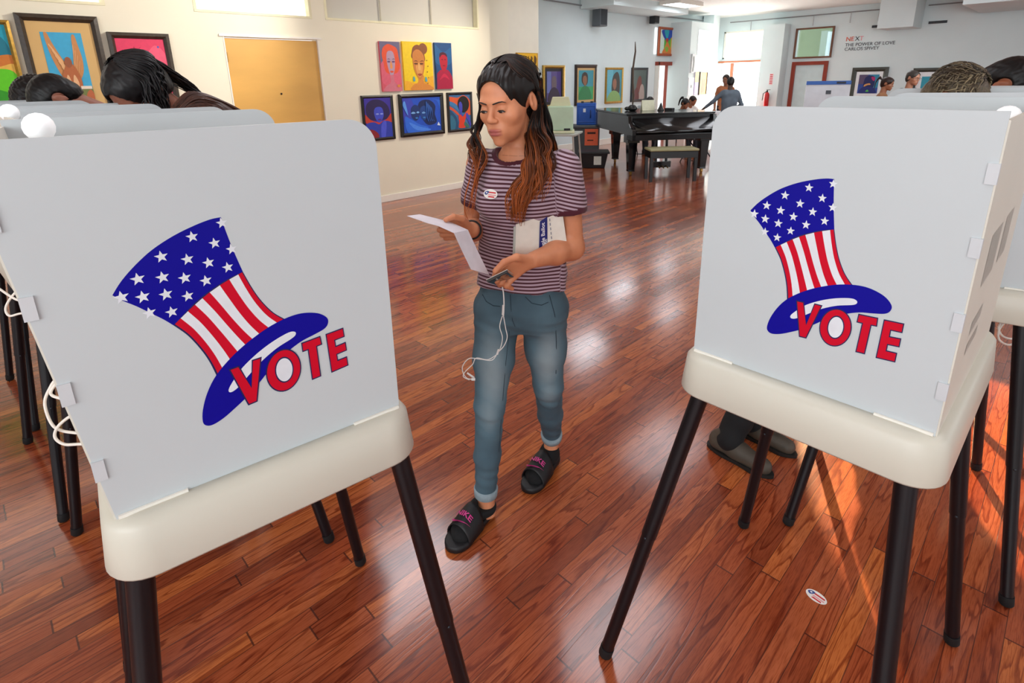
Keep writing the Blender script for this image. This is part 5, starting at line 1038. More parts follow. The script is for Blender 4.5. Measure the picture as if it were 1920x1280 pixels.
# socks and slides
sockm = M('black_sock', '0c0c0f', 0.9, var=0.2, scale=80); slm = M('black_slide', '101014', 0.55, var=0.2)
pink = P('c83a86', 0.5)
def foot(an, toe, heel, lift, writing):
    toe, heel = Vector(toe), Vector(heel); d = (toe-heel); ln = d.length; d.normalize(); s_ = Vector((0, 0, 1)).cross(d)
    an = Vector(an); g = lambda u, v, z: np.array(heel+d*u+s_*v+Vector((0, 0, z+lift*(1-u/ln))))
    pr = [cone(g(.045, 0, .052), g(.13, 0, .048), .036, .033, .02), cone(g(.13, 0, .045), g(ln-.045, .004, .036), .034, .024, .02), cone(g(.12, .02, .036), g(ln-.05, .022, .032), .022, .018, .02), cone(g(.12, -.02, .036), g(ln-.06, -.022, .032), .022, .018, .02), cone(g(.05, 0, .06), an+Vector((0, 0, -.018)), .036, .0335, .025)]
    top = an.z-.012
    def post(F): Z = F.ax[2][None, None, :]; F.D[:] = np.maximum(F.D, Z-f4(top))
    lo = np.minimum(np.array(toe), np.array(heel))-.07; hi = np.maximum(np.array(toe), np.array(heel))+.07; hi[2] = top+.02; lo[2] = 0; lo[:2] = np.minimum(lo[:2], np.array(an)[:2]-.06); hi[:2] = np.maximum(hi[:2], np.array(an)[:2]+.06)
    so = sculpt('sock', pr, [(lo, hi, .004)], sockm, woman, None, post)
    ol = [(0, .0), (.01, .028), (.06, .034), (.13, .042), (ln-.045, .047), (ln-.010, .034), (ln+.004, .012), (ln+.004, -.012), (ln-.014, -.033), (ln-.055, -.044), (.13, -.037), (.06, -.032), (.01, -.026)]
    q = MB(); ol = catmull(ol, 4); n = len(ol)
    vs = [g(u, v, .004) for u, v in ol]+[g(u*1.0, v*1.04, .014) for u, v in ol]+[g(u, v, .026) for u, v in ol]+[g(u*.97+.003, v*.9, .027) for u, v in ol]
    q.add(vs, [(i*n+k, i*n+(k+1) % n, (i+1)*n+(k+1) % n, (i+1)*n+k) for i in range(3) for k in range(n)]+[tuple(range(n))[::-1], tuple(range(3*n, 4*n))], slm, True); sl = q.build('slide_sole', woman)
    # strap arching over the instep
    q = MB(); us = [ln-.130, ln-.12, ln-.085, ln-.055, ln-.045]; rows = []
    for iu, u in enumerate(us):
        hh = [.104, .102, .089, .076, .073][iu]; ww = [.046, .048, .050, .051, .051][iu]
        rows.append([g(u, math.cos(a)*ww, .014+math.sin(a)*(hh-.014)) for a in [PI*k/12 for k in range(13)]])
    vs = sum(rows, []); q.add(vs, [(i*13+k, i*13+k+1, (i+1)*13+k+1, (i+1)*13+k) for i in range(len(us)-1) for k in range(12)], slm, True); st = q.build('slide_strap', woman); st.modifiers.new('s', 'SOLIDIFY').thickness = .004
    # printed word and tick mark laid on the strap
    def ontop(u, v, lf=.0055):
        a = math.acos(max(-1, min(1, v/.049))); i = np.interp(u, us, range(5)); hh = np.interp(u, us, [.104, .102, .089, .076, .073]); ww = np.interp(u, us, [.046, .048, .050, .051, .051])
        return g(u, math.cos(a)*(ww+lf), .014+math.sin(a)*(hh-.014+lf))
    cu = bpy.data.curves.new('t', 'FONT'); cu.body = 'NIKE'; cu.size = .026; cu.align_x = 'CENTER'; cu.offset = .0006; to = bpy.data.objects.new('t', cu); COL.objects.link(to)
    me = bpy.data.meshes.new_from_object(to.evaluated_get(bpy.context.evaluated_depsgraph_get())); bpy.data.objects.remove(to)
    sg = -1 if writing > 0 else 1
    for v in me.vertices: x, y = v.co.x*1.0, v.co.y; v.co = Vector(ontop(ln-.075-y*.9, x*sg*-1 if sg < 0 else -x))
    me.materials.clear(); me.materials.append(pink); to = bpy.data.objects.new('lettering', me); COL.objects.link(to); to.parent = st
    sw = catmull([(-.032, .006), (-.028, -.004), (-.018, -.008), (.0, -.003), (.034, .010), (.004, .001), (-.014, -.002), (-.024, .000)], 4)
    q = MB(); q.add([ontop(ln-.058-y*.9, -x if sg > 0 else x) for x, y in sw], [tuple(range(len(sw)))], pink); q.build('tick_mark', st)
foot(anR+np.array((.004, -.01, -.03)), (-.196, -.165, 0), (-.066, .020, 0), .004, 1)
foot(anL+np.array((-.006, -.01, -.03)), (.070, .105, 0), (.196, .290, 0), .012, 1)
# hair: a cap around the skull, then several hundred tapered wavy locks
hm = hair_mat('ombre_hair', '140d0b', 'a65420', 1.20, 1.40, 0.42)
def hair_cap_post(F):
    X, Y, Z = F.ax[0][:, None, None], F.ax[1][None, :, None], F.ax[2][None, None, :]
    x, y, z = X-f4(HC[0]), Y-f4(HC[1]), Z-f4(HC[2]); q = [HR[0, i]*x+HR[1, i]*y+HR[2, i]*z for i in range(3)]
    F.D += f4(.0012)*np.sin(q[0]*420+q[1]*60)+f4(.0010)*np.sin(q[0]*230-q[1]*120)
    d = np.sqrt((q[0]/f4(.0655))**2+((q[1]+f4(.102))/f4(.076))**2+((q[2]+f4(.030))/f4(.113))**2)-1
    F.D[:] = np.maximum(F.D, -d*f4(.07)); F.D[:] = np.maximum(F.D, (-q[2]-f4(.055)+np.clip(-q[1], -.02, .06)*f4(1.15)))
    ea = np.sqrt((q[0]-f4(.085))**2+(q[1]-f4(.010))**2+((q[2]+f4(.012))*f4(.8))**2)-f4(.030); F.D[:] = np.maximum(F.D, -ea)
E3 = lambda p, r, k=.02: ellip(HC+HR@np.array(p, float), r, HR, k)
cap = sculpt('hair', [E3((0, .018, .034), (.0800, .098, .0865)), E3((0, -.028, .050), (.064, .058, .050)), E3((0, .06, -.02), (.066, .060, .085))], [(HC-.14, HC+.14, .0026)], hm, woman, {'rnd': lambda V: np.full(len(V), .3)}, hair_cap_post, smooth=1)
def lock(pts, r0, rv, wave=0.0, turns=3, ph=0, flat=.55, n=26, tip=.25):
    P_ = catmull([tuple(p) for p in pts], max(2, n//(len(pts)-1)), False); m = len(P_); out = []; rad = []
    for i, p in enumerate(P_):
        t = i/(m-1); a = ph+turns*2*PI*t; g_ = wave*min(1, t*1.8)
        out.append((p[0]+g_*math.cos(a), p[1]+g_*.7*math.sin(a), p[2]+g_*.25*math.sin(a*1.3))); rad.append(r0*(.55+.45*min(1, t*4))*(1-(1-tip)*max(0, t-.55)/.45))
    return out, rad, rv, flat
lk = []; R_n = random.Random(5)
U = R_n.uniform
cs = lambda x, y, z: HC+HR@np.array((x, y, z))
def scalp(theta, phi, r=1.0):       # theta from crown down, phi around (0 = her left side, 90 = back)
    return cs(.082*r*math.sin(theta)*math.cos(phi), .020+.101*r*math.sin(theta)*math.sin(phi), .034+.0895*r*math.cos(theta))
# surface locks combed from the parting to each side and the back
for i in range(420):
    side = 1 if i % 2 else -1; fr = U(0, 1); py_ = -.052+.125*fr
    z0_ = .034+.0895*math.sqrt(max(.05, 1-((py_-.020)/.104)**2)) if py_ > -.03 else .050+.052*math.sqrt(max(.05, 1-((py_+.028)/.060)**2))
    a = cs(side*.003, py_, z0_+.001); ph0 = math.atan2((py_-.020)/.101, side*.35)
    phe = (-.30+1.75*fr); phe = phe if side > 0 else PI-phe
    if side < 0 and ph0 < -PI/2: ph0 += 2*PI
    pts = [a]
    for j, t_ in enumerate((.45, .8, 1.15, 1.5)):
        k_ = (j+1)/4; pts.append(scalp(t_+.02*U(-1, 1), ph0*(1-k_)+phe*k_, 1.004+.012*U(0, 1)))
    pts.append(scalp(1.72, phe, 1.0)); 
    if side > 0 and phe < .5: pts[-1] = cs(.078, .040+.02*U(0, 1), .0); pts[-2] = cs(.080, .026+.015*U(0, 1), .030)
    lk.append(lock(pts, U(.0012, .0026), U(0, .7), .0006, 1, U(0, 6), .6, 20, .5))
def clump(p, nstr, r0, wave, turns, spread, k_=None):
    """one wavy lock made of many thin hairs sharing its wave"""
    ph = U(0, 6.28); hue = U(0, 1)
    for _ in range(nstr):
        o = np.array([U(-1, 1), U(-1, 1), U(-.3, .3)])*spread; m = len(p)
        q = [np.array(a_)+o*(1.0-.55*j/(m-1)) for j, a_ in enumerate(p)]; q[-1] = q[-1]+np.array((0, 0, U(-.03, .015)))
        lk.append(lock(q, U(.6, 1.1)*r0, min(1, max(0, hue+U(-.25, .25))), wave*U(.85, 1.15), turns, ph+U(-.25, .25), .7, 34, .25))
# left front mass over her chest
for i in range(26):
    u, v = -1+2*(i % 13)/12+U(-.08, .08), (1 if i < 13 else -1)*U(.2, 1)
    p = [cs(.078, .045+.012*v, -.005+.02*u), W(1004+13*u, 236, -.02+.02*v), W(1010+17*u, 272, -.06+.02*v), W(1005+25*u, 316, -.125+.010*v), W(989+26*u, 360, -.152+.010*v), W(969+16*u, 402+8*u, -.158+.010*v)]
    k_ = 6 if u < .45 else 5; clump(p[:k_], 9, .0024, U(.007, .012), U(1.8, 2.8), .0075)
# left back mass behind the shoulder
for i in range(16):
    u, v = U(-1, 1), U(-1, 1)
    p = [scalp(1.5, .9+.5*u, .99), W(1020+12*u, 225, .03+.03*v), W(1029+13*u, 262, .040+.03*v), W(1036+14*u, 298, .05+.03*v), W(1040+14*u, 330+14*v, .075+.02*v)]
    clump(p[:5 if i % 2 else 4], 8, .0026, U(.004, .008), U(1.3, 2.2), .009)
# her right side: hair falling beside the cheek and over the shoulder
for i in range(15):
    u, v = U(-1, 1), U(-1, 1)
    p = [cs(-.076, -.005+.03*v, .035), cs(-.082, -.012+.02*v, -.02), W(894+5*u, 243, .02+.02*v), W(893+9*u, 272, -.005+.015*v), W(897+12*u, 300, -.035+.012*v), W(890+9*u, 338, -.065+.01*v), W(880+5*u, 378+12*v, -.080+.01*v)]
    k_ = 7 if i < 3 else (6 if i < 6 else 5)
    clump(p[:k_], 7, .0022, U(.006, .011), U(1.6, 2.6), .006)
# back
for i in range(20):
    u, v = U(-1, 1), U(-1, 1); c_, s_ = math.cos(TH_), math.sin(TH_); bx_ = lambda a, b_, z: np.array((.05+a*c_+b_*s_, -a*s_+b_*c_, z))
    p = [scalp(1.35, PI/2+1.1*u, 1.0), bx_(.075*u, .085+.015*v, 1.36), bx_(.085*u, .098+.015*v, 1.27), bx_(.095*u, .112+.012*v, 1.18), bx_(.09*u, .118+.012*v, 1.10+.03*v)]
    clump(p, 8, .0032, U(.004, .009), U(1.5, 2.5), .010)
# flyaways
for i in range(14):
    a_ = U(.2, PI-.2); lk.append(lock([scalp(U(.2, .6), a_, 1.01), scalp(U(.8, 1.0), a_+U(-.3, .3), 1.07), scalp(U(1.2, 1.5), a_+U(-.3, .3), U(1.06, 1.14))], .0006, .3, .001, 1, 0, 1, 12, .5))
for pp in (((888, 300), (880, 340), (873, 372), (871, 400), (880, 418)), ((905, 270), (896, 320), (884, 365), (874, 395))): lk.append(lock([W(x, y, -.07) for x, y in pp], .0028, .8, .003, 1.2, 0, .7, 24, .2))
strands('hair_locks', lk, hm, cap)

# ------------------------------------------------------------------ what she carries (things of their own)
def place_world(o): o.matrix_world = Matrix.Translation(WO) @ Matrix.Rotation(YAW, 4, 'Z'); return o
rows = [((763, 405, -.285), (787, 402, -.205)), ((800, 418, -.285), (827, 412, -.205)), ((822, 424, -.282), (848, 418, -.204)), ((851, 437, -.280), (877, 431, -.200)), ((866, 470, -.277), (896, 472, -.197)), ((883, 505, -.275), (917, 515, -.195))]
q = MB(); vs = []
for a, b_ in rows: vs += [W(*a), W(*b_)]
q.add(vs, [(2*i, 2*i+1, 2*i+3, 2*i+2) for i in range(5)], P('e6e2ea', 0.6)); o = place_world(q.build('letter')); o.modifiers.new('s', 'SOLIDIFY').thickness = .0008
tag(o, 'white folded letter held up in the walking woman\'s right hand', 'letter')
# booklet under her arm
t = thing('booklet', 'white sample ballot booklet with a navy band under the walking woman\'s arm', 'booklet', WO, YAW)
c4 = [Vector(W(*p)) for p in ((968, 421, -.150), (1054, 393, -.098), (1066, 478, -.088), (966, 497, -.140))]
def bil(u, v, lf=0):
    a = c4[0].lerp(c4[1], u); b_ = c4[3].lerp(c4[2], u); n_ = (c4[1]-c4[0]).cross(c4[3]-c4[0]).normalized(); n_ = n_ if n_.y < 0 else -n_; return a.lerp(b_, v)+n_*lf
q = MB(); vs = [bil(u, v, lf) for lf in (-.004, .0) for u, v in ((0, 0), (1, 0), (1, 1), (0, 1))]; q.add(vs, [(0, 1, 2, 3), (7, 6, 5, 4), (0, 4, 5, 1), (1, 5, 6, 2), (2, 6, 7, 3), (3, 7, 4, 0)], P('ece6dc', 0.5)); q.build('pages', t)
q = MB(); vs = [bil(u, v, lf) for lf in (-.0075, -.0045) for u, v in ((-.035, .06), (.97, .02), (.97, 1), (-.035, 1.02))]; q.add(vs, [(0, 1, 2, 3), (7, 6, 5, 4), (0, 4, 5, 1), (1, 5, 6, 2), (2, 6, 7, 3), (3, 7, 4, 0)], P('b9bdb8', 0.5)); q.build('back_sheet', t)
q = MB(); q.add([bil(u, v, .0006) for u, v in ((.50, .10), (.665, .04), (.60, 1), (.43, 1))], [(0, 1, 2, 3)], P('1c2470', 0.5)); q.build('navy_band', t)
def band_text(txt, u0, v0, s_, c, w_=1.0):
    cu = bpy.data.curves.new('t', 'FONT'); cu.body = txt; cu.size = 1; cu.offset = .012; to = bpy.data.objects.new('t', cu); COL.objects.link(to)
    me = bpy.data.meshes.new_from_object(to.evaluated_get(bpy.context.evaluated_depsgraph_get())); bpy.data.objects.remove(to)
    for v in me.vertices: x, y = v.co.x*s_, v.co.y*s_; v.co = bil(u0+.07*x*1.0-y*-1.0*-1.0*1.0+0.0, v0-x*w_, .0012)
    me.materials.clear(); me.materials.append(P(c)); to = bpy.data.objects.new('lettering', me); COL.objects.link(to); to.parent = t
band_text('Sample Ballot', .555, .86, .105, 'f2f0f4', 1.25); band_text('Election', .600, .86, .085, 'f2f0f4', 1.2); band_text('2018', .635, .80, .06, 'f2f0f4', 1.1)
q = MB()
for k in range(9): q.add([bil(u, v, .0007) for u, v in ((.70, .10+.1*k), (.72, .10+.1*k), (.72, .16+.1*k), (.70, .16+.1*k))], [(0, 1, 2, 3)], P('8a8a96'))
q.build('fine_print', t)
# phone and earphones
t = thing('phone', 'dark phone in a thin pale case in the walking woman\'s left hand', 'phone', WO, YAW)
pc = [Vector(W(*p)) for p in ((912, 525, -.268), (951, 506, -.268), (962, 515, -.215), (928, 530, -.215))]
def slab(quad, n_, a, b_, m, nm):
    q = MB(); vs = [v+n_*a for v in quad]+[v+n_*b_ for v in quad]; q.add(vs, [(3, 2, 1, 0), (4, 5, 6, 7)]+[(k, (k+1) % 4, 4+(k+1) % 4, 4+k) for k in range(4)], m); return q.build(nm, t, bevel=.0012)
n_ = (pc[1]-pc[0]).cross(pc[3]-pc[0]).normalized(); n_ = n_ if n_.z > 0 else -n_
slab(pc, n_, -.0075, .0, M('phone_black_glass', '0a0b10', 0.08, coat=1.0), 'phone_body'); slab([v+(v-sum(pc, Vector())/4)*.03 for v in pc], n_, .0002, .0018, M('pale_case', 'd8cfc8', 0.4), 'case')
t = thing('earphones', 'white wired earphones dangling from the walking woman\'s phone', 'earphones', WO, YAW)
wc = M('white_cable', 'ecebe8', 0.45)
def cable(pp, nm, r=.0014, y=-.20):
    q = MB(); q.tube(catmull([tuple(W(p[0], p[1], y if len(p) < 3 else p[2])) for p in pp], 8, False), r, wc, 8); return q.build(nm, t)
cable([(941, 533), (944, 550), (945, 572), (944, 592)], 'cable', .0019); cable([(944, 572), (943, 590)], 'remote', .0036)
cable([(944, 592), (948, 615), (951, 632), (945, 648), (934, 660)], 'cable', y=-.20); cable([(942, 592), (937, 612), (942, 632), (939, 650), (933, 662)], 'cable', y=-.195)
cable([(935, 655), (932, 664)], 'splitter', .0032)
cable([(932, 663), (922, 675), (900, 673), (880, 672), (868, 685), (868, 698), (876, 709), (888, 711)], 'cable', y=-.17); cable([(932, 664), (915, 674), (893, 671), (886, 683), (872, 697), (869, 706), (880, 712)], 'cable', y=-.165)
cable([(876, 699), (889, 708)], 'earbud', .0030, -.16); cable([(884, 711), (891, 711)], 'earbud', .0042, -.17)
# ------------------------------------------------------------------ other people
cloth_cache = {}
def cloth(c, rough=0.85): return M('cloth_'+c, c, rough, var=0.10, scale=14, bump=0.15)
def pose_head(h, lean, bow, turn, tilt, seated):
    s = h/1.72; hipz = .46 if seated else .92*s; up_ = lambda a: np.array((0, -math.sin(a), math.cos(a)))
    nb = np.array((0, .02, hipz))+up_(lean*.5)*.24*s+up_(lean)*.18*s+up_(lean*1.05)*.13*s
    return nb+up_(lean+bow*.4)*.085*s+rotm(turn, bow+lean*.55, tilt)@np.array((0, -.028, .075))*s
def person_at(label, head, heading, h=1.68, lean=.3, **k):
    """stand the figure so that its head centre is at `head`: its lean (or build) gives the height, its feet follow"""
    a = (k.get('bow', .2), k.get('turn', 0), k.get('tilt', 0), k.get('seated', False))
    if k.pop('fit', 'lean') == 'lean':
        lo, hi = 0.0, 1.35
        for _ in range(30):
            lean = (lo+hi)/2
            if pose_head(h, lean, *a)[2] > head[2]: lo = lean
            else: hi = lean
    else:
        for _ in range(20): h *= head[2]/pose_head(h, lean, *a)[2]
    c = pose_head(h, lean, *a); r = math.radians(heading)+PI/2
    return make_person(label, head[0]-(c[0]*math.cos(r)-c[1]*math.sin(r)), head[1]-(c[0]*math.sin(r)+c[1]*math.cos(r)), heading, h=h, lean=lean, **k)
def make_person(label, x, y, heading, h=1.68, lean=0.0, bow=0.2, turn=0.0, skinc='8a5238', shirt='555a60', pants='22242c', shoes='2a2622', hair='short', hairc='120e0d', hairc2=None, seated=False, hands=None, res=0.006, male=True, sleeve=0.55, glasses=False, female_chest=False, tilt=0.0, hsc=1.0, feet_at=None):
    """stands at (x, y) facing the world angle `heading`; lean and bow in radians; hands: two local points (left, right)"""
    s = h/1.72; t = thing('person', label, 'person', (x, y, 0), math.radians(heading)+PI/2)
    hipz = .46 if seated else .92*s; hip = np.array((0, 0.02, hipz))
    up_ = lambda a: np.array((0, -math.sin(a), math.cos(a)))
    mid = hip+up_(lean*.5)*.24*s; chest = mid+up_(lean)*.18*s; nb = chest+up_(lean*1.05)*.13*s
    Hd = rotm(turn, bow+lean*.55, tilt); hc = nb+np.array(up_(lean+bow*.4))*.085*s+Hd@np.array((0, -.028, .075))*s
    hs = s*hsc
    sk = skin_mat('skin_'+skinc, skinc, '8a4a42') if 'skin_'+skinc not in bpy.data.materials else bpy.data.materials['skin_'+skinc]
    sh = [chest+np.array((q*.165*s, 0, 0))+up_(lean)*.045*s for q in (1, -1)]
    if hands is None: hands = [(.20, -.12, hipz-.02), (-.20, -.12, hipz-.02)]
    arms = []; hp_ = []
    for q, S_, Hn in zip((1, -1), sh, hands):
        Hn = np.array(Hn, float); d = Hn-S_; L_ = np.linalg.norm(d); a_ = .285*s; b_ = .255*s
        if L_ > (a_+b_)*.98: Hn = S_+d/L_*(a_+b_)*.98; d = Hn-S_; L_ = np.linalg.norm(d)
        u = d/L_; k_ = (a_*a_-b_*b_+L_*L_)/(2*L_); hh = math.sqrt(max(1e-5, a_*a_-k_*k_)); pole = np.array((q*.5, .6, -.6)); pole -= u*(pole@u); pole /= np.linalg.norm(pole)
        El = S_+u*k_+pole*hh; arms.append((S_, El, Hn)); f_ = (Hn-El)/np.linalg.norm(Hn-El); sd = np.cross(f_, (0, 0, 1.0)); sd = sd/(np.linalg.norm(sd)+1e-6)*q
        dn = np.cross(sd, f_)*q; dn = dn if dn[2] < 0 else -dn
        kn = [Hn+f_*.075*s+sd*(o_)*s for o_ in (-.027, -.009, .009, .026)]; tp = [(k+f_*.032*s+dn*.010*s, k+f_*(.050+e_)*s+dn*.030*s) for k, e_ in zip(kn, (0, .006, .003, -.008))]
        hp_ += hand_prims(Hn, kn, tp, (Hn+f_*.025*s-sd*.030*s, Hn+f_*.055*s-sd*.045*s+dn*.008, Hn+f_*.078*s-sd*.040*s+dn*.014), s)
    hw = .155*s; P1 = []
    sk_p = [cone(nb-up_(lean)*.03, hc+Hd@np.array((0, .02, -.05))*s, .055*s, .050*s, .03)]
    for S_, E1, H1 in arms: sk_p += [cone(S_, E1, .042*s, .036*s, .02), cone(E1, H1, .037*s, .024*s, .02)]
    def box3(c1, c2, pa, pb, k=.03):     # flattened trunk piece: three cones side by side
        return [cone(np.array(c1)+np.array((o_*pa[0], 0, 0)), np.array(c2)+np.array((o_*pb[0], 0, 0)), pa[1], pb[1], k) for o_ in (-1, 0, 1)]
    trunk = box3(hip, mid, (.065*s, .095*s), (.060*s, .090*s))+box3(mid, chest, (.060*s, .090*s), (.085*s, .090*s))+box3(chest, chest+up_(lean)*.055*s, (.085*s, .090*s), (.105*s, .058*s))
    if seated: ks = [np.array((q*.12, -.42*s, .47)) for q in (1, -1)]; an = [k+np.array((0, -.02, -.38)) for k in ks]
    else: ks = [np.array((q*.095*s, -.02, .50*s)) for q in (1, -1)]; an = [np.array((q*.10*s, .02, .09)) for q in (1, -1)]
    if feet_at:
        r_ = math.radians(heading)+PI/2; dx, dy = feet_at[0]-x, feet_at[1]-y; lo_ = np.array((dx*math.cos(r_)+dy*math.sin(r_), -dx*math.sin(r_)+dy*math.cos(r_), 0))
        an = [a_+lo_ for a_ in an]; ks = [k_+lo_*.5 for k_ in ks]
    hj = [hip+np.array((q*.085*s, 0, -.02)) for q in (1, -1)]
    legp = sum([[cone(a, k, .078*s, .055*s, .03), cone(k, b, .054*s, .040*s, .02)] for a, k, b in zip(hj, ks, an)], [])
    lo = np.array((-.42, -.75, 0)); hi = np.array((.42, .40, h+.15))
    allp = [p for p in sk_p+hp_+trunk]; lo = np.min([p[1] for p in allp+legp], 0)-.05; hi = np.max([p[2] for p in allp+legp], 0)+.05
    hb = (hc-.15*s, hc+.15*s, min(res, .0035) if res < .008 else .005)
    zc = nb[2]-.03
    bodyp = sk_p+hp_+[tuple([p[0], p[1], p[2], p[3], p[4]]) for p in trunk]+legp+head_prims(hc, Hd, hs, male)
    hb = (np.maximum(hb[0], (-9, -9, -9)), hb[1], hb[2])
    hi[2] = max(hi[2], hb[1][2])
    sculpt('body', bodyp, [(lo, hi, res if res < .008 else .007)], sk, t, head_attrs(hc, Hd, hs), smooth=1)
    H3 = lambda p: hc+Hd@(np.array(p, float)*hs)
    for q in (-1, 1):
        e = MB(); e.sphere((0, 0, 0), (.0105*s, .005*s, .0045*s), M('eye_white', 'e4dcd4', 0.25), Matrix.Translation(H3((q*.030, -.0865, -.004))) @ Matrix(Hd).to_4x4(), 10); e.sphere((0, 0, 0), (.0046*s, .003*s, .0042*s), M('brown_iris', '1c0f0a', 0.15), Matrix.Translation(H3((q*.030, -.0900, -.0045))) @ Matrix(Hd).to_4x4(), 10); e.build('eye', t)
        b = MB(); b.tube([H3((q*(.011+.0095*k), -.0955+.0022*k, .0165+[0, .002, .004, .004, .001][k])) for k in range(5)], [.0022*s, .003*s, .003*s, .0024*s, .001*s], M('brow_hair', '1d120e', 0.7), 6); b.build('eyebrow', t)
    if glasses:
        g = MB(); gm = M('dark_metal', '3a3430', 0.4, 0.8)
        for q in (-1, 1): g.tube([H3((q*.032+.022*math.cos(a), -.105, -.002+.017*math.sin(a))) for a in [2*PI*k/16 for k in range(17)]], .0014, gm, 6); g.tube([H3((q*.054, -.103, .002)), H3((q*.078, .0, .006))], .0012, gm, 6)
        g.tube([H3((-.010, -.106, .002)), H3((.010, -.106, .002))], .0012, gm, 6); g.build('glasses', t)
    # clothes
    shp = [(p[0], p[1], p[2], p[3], p[4]) for p in box3(hip-up_(lean*.3)*.04, mid, (.070*s, .108*s), (.063*s, .103*s))+box3(mid, chest, (.063*s, .103*s), (.088*s, .102*s))+box3(chest, chest+up_(lean)*.058*s, (.088*s, .102*s), (.112*s, .068*s))]
    for S_, E1, H1 in arms:
        if sleeve > 1: shp += [cone(S_, E1, .054*s, .046*s, .03), cone(E1, E1+(H1-E1)*(sleeve-1), .046*s, .034*s, .02)]
        else: shp += [cone(S_, S_+(E1-S_)*(sleeve-.1), .055*s, .050*s, .03)]
    if female_chest: shp += [ellip(chest+np.array((q*.06, -.085, .0))*s, (.05*s, .04*s, .05*s), k=.03) for q in (1, -1)]
    wz = wrinkle(.003, 30, int(abs(x*97+y*31)*10) % 999)
    def sp_(F): X, Y, Z = F.ax[0][:, None, None], F.ax[1][None, :, None], F.ax[2][None, None, :]; F.D += wz(X, Y, Z); F.D[:] = np.maximum(F.D, -(np.sqrt((X-f4(hc[0]*.6+nb[0]*.4))**2+(Y-f4(nb[1]*.7+hc[1]*.3))**2+(Z-f4(nb[2]+.05*s))**2)-f4(.072*s)))
    sculpt('shirt', shp, [(lo-.02, hi+.02, max(res, .006))], cloth(shirt), t, None, sp_, smooth=2)
    pl = sum([[cone(a+np.array((0, 0, .03)), k, .092*s, .068*s, .03), cone(k, b+np.array((0, 0, -.02)), .066*s, .056*s, .02)] for a, k, b in zip(hj, ks, an)], [])+box3(hip-np.array((0, 0, .02)), hip+np.array((0, 0, .05)), (.068*s, .100*s), (.066*s, .098*s))
    wp = wrinkle(.003, 38, 4)
    def pp_(F): F.D += wp(F.ax[0][:, None, None], F.ax[1][None, :, None], F.ax[2][None, None, :])
    sculpt('trousers', pl, [(lo-.03, np.array((hi[0], hi[1], hip[2]+.2)), max(res, .007))], cloth(pants), t, None, pp_, smooth=2)
    for b in an:
        b = np.array(b); z_ = lambda u, v, z: np.array((b[0]+v, b[1]-u, z)); pr = [cone(z_(-.045, 0, .045), z_(.05, 0, .045), .040, .038, .02), cone(z_(.04, 0, .040), z_(.15, 0, .032), .039, .034, .02), cone(z_(-.03, 0, .06), z_(-.01, 0, .09), .040, .042, .02)]
        def fl_(F): Z = F.ax[2][None, None, :]; F.D[:] = np.maximum(F.D, f4(.012)-Z)
        so = sculpt('shoe', pr, [(b*(1, 1, 0)+(-.07, -.23, 0), b*(1, 1, 0)+(.07, .12, .15), .005)], M('shoe_'+shoes, shoes, 0.6, var=0.15, scale=30), t, None, fl_)
        q = MB(); ol = catmull([(-.085, .02), (-.02, .040), (.06, .038), (.14, .042), (.19, .012), (.19, -.012), (.14, -.042), (.06, -.038), (-.02, -.040), (-.085, -.02)], 4)
        q.prism([(b[0]+v, b[1]-u) for u, v in ol], .002, .016, M('dark_sole', '15120f', 0.7)); q.build('sole', so)
    # hair
    hmn = hair_mat('hair_'+hairc+(hairc2 or ''), hairc, hairc2, hc[2]-.25, hc[2]+.10, .45) if 'hair_'+hairc+(hairc2 or '') not in bpy.data.materials else bpy.data.materials['hair_'+hairc+(hairc2 or '')]
    th = {'short': .006, 'afro': .022, 'grey': .008, 'long': .014, 'straight': .014, 'pony': .010}[hair]
    def cut(F):
        X, Y, Z = F.ax[0][:, None, None], F.ax[1][None, :, None], F.ax[2][None, None, :]
        x_, y_, z_ = X-f4(hc[0]), Y-f4(hc[1]), Z-f4(hc[2]); q = [(f4(Hd[0, i])*x_+f4(Hd[1, i])*y_+f4(Hd[2, i])*z_)/f4(hs) for i in range(3)]
        amp = {'afro': .004, 'grey': .003}.get(hair, .0015)
        F.D += f4(amp)*np.sin(q[0]*190+q[2]*60+np.sin(q[1]*140)*2)*np.sin(q[1]*170-q[2]*120)
        d = np.sqrt((q[0]/f4(.0665))**2+((q[1]+f4(.105))/f4(.078))**2+((q[2]+f4(.030))/f4(.110))**2)-1; F.D[:] = np.maximum(F.D, -d*f4(.07))
        F.D[:] = np.maximum(F.D, -q[2]-f4(.045)-np.clip(q[1], -.01, .09)*f4(.5))
        for e_ in (-1, 1): F.D[:] = np.maximum(F.D, -(np.sqrt((q[0]-f4(e_*.085))**2+(q[1]-f4(.012))**2+((q[2]+f4(.010))*f4(.85))**2)-f4(.034)))
    e_ = [ellip(H3((0, .018, .032)), (np.array((.0755, .094, .082))+th)*hs, Hd, .02), ellip(H3((0, -.034, .048)), (np.array((.060, .050, .047))+th*.8)*hs, Hd, .02), ellip(H3((0, .055, -.015)), (np.array((.062, .052, .070))+th*.7)*hs, Hd, .02)]
    cp = sculpt('hair', e_, [(hc-.17*s, hc+.17*s, .0038)], hmn, t, {'rnd': lambda V: np.random.default_rng(1).uniform(0.2, .5, len(V))}, cut, smooth=1)
    rr = random.Random(int(x*100+y*10)); U = rr.uniform; lk = []
    def sc(th_, ph_, r=1.0): return H3((.090*r*math.sin(th_)*math.cos(ph_), .022+.108*r*math.sin(th_)*math.sin(ph_), .034+.098*r*math.cos(th_)))
    g_ = np.array((0, 0, -1.0))
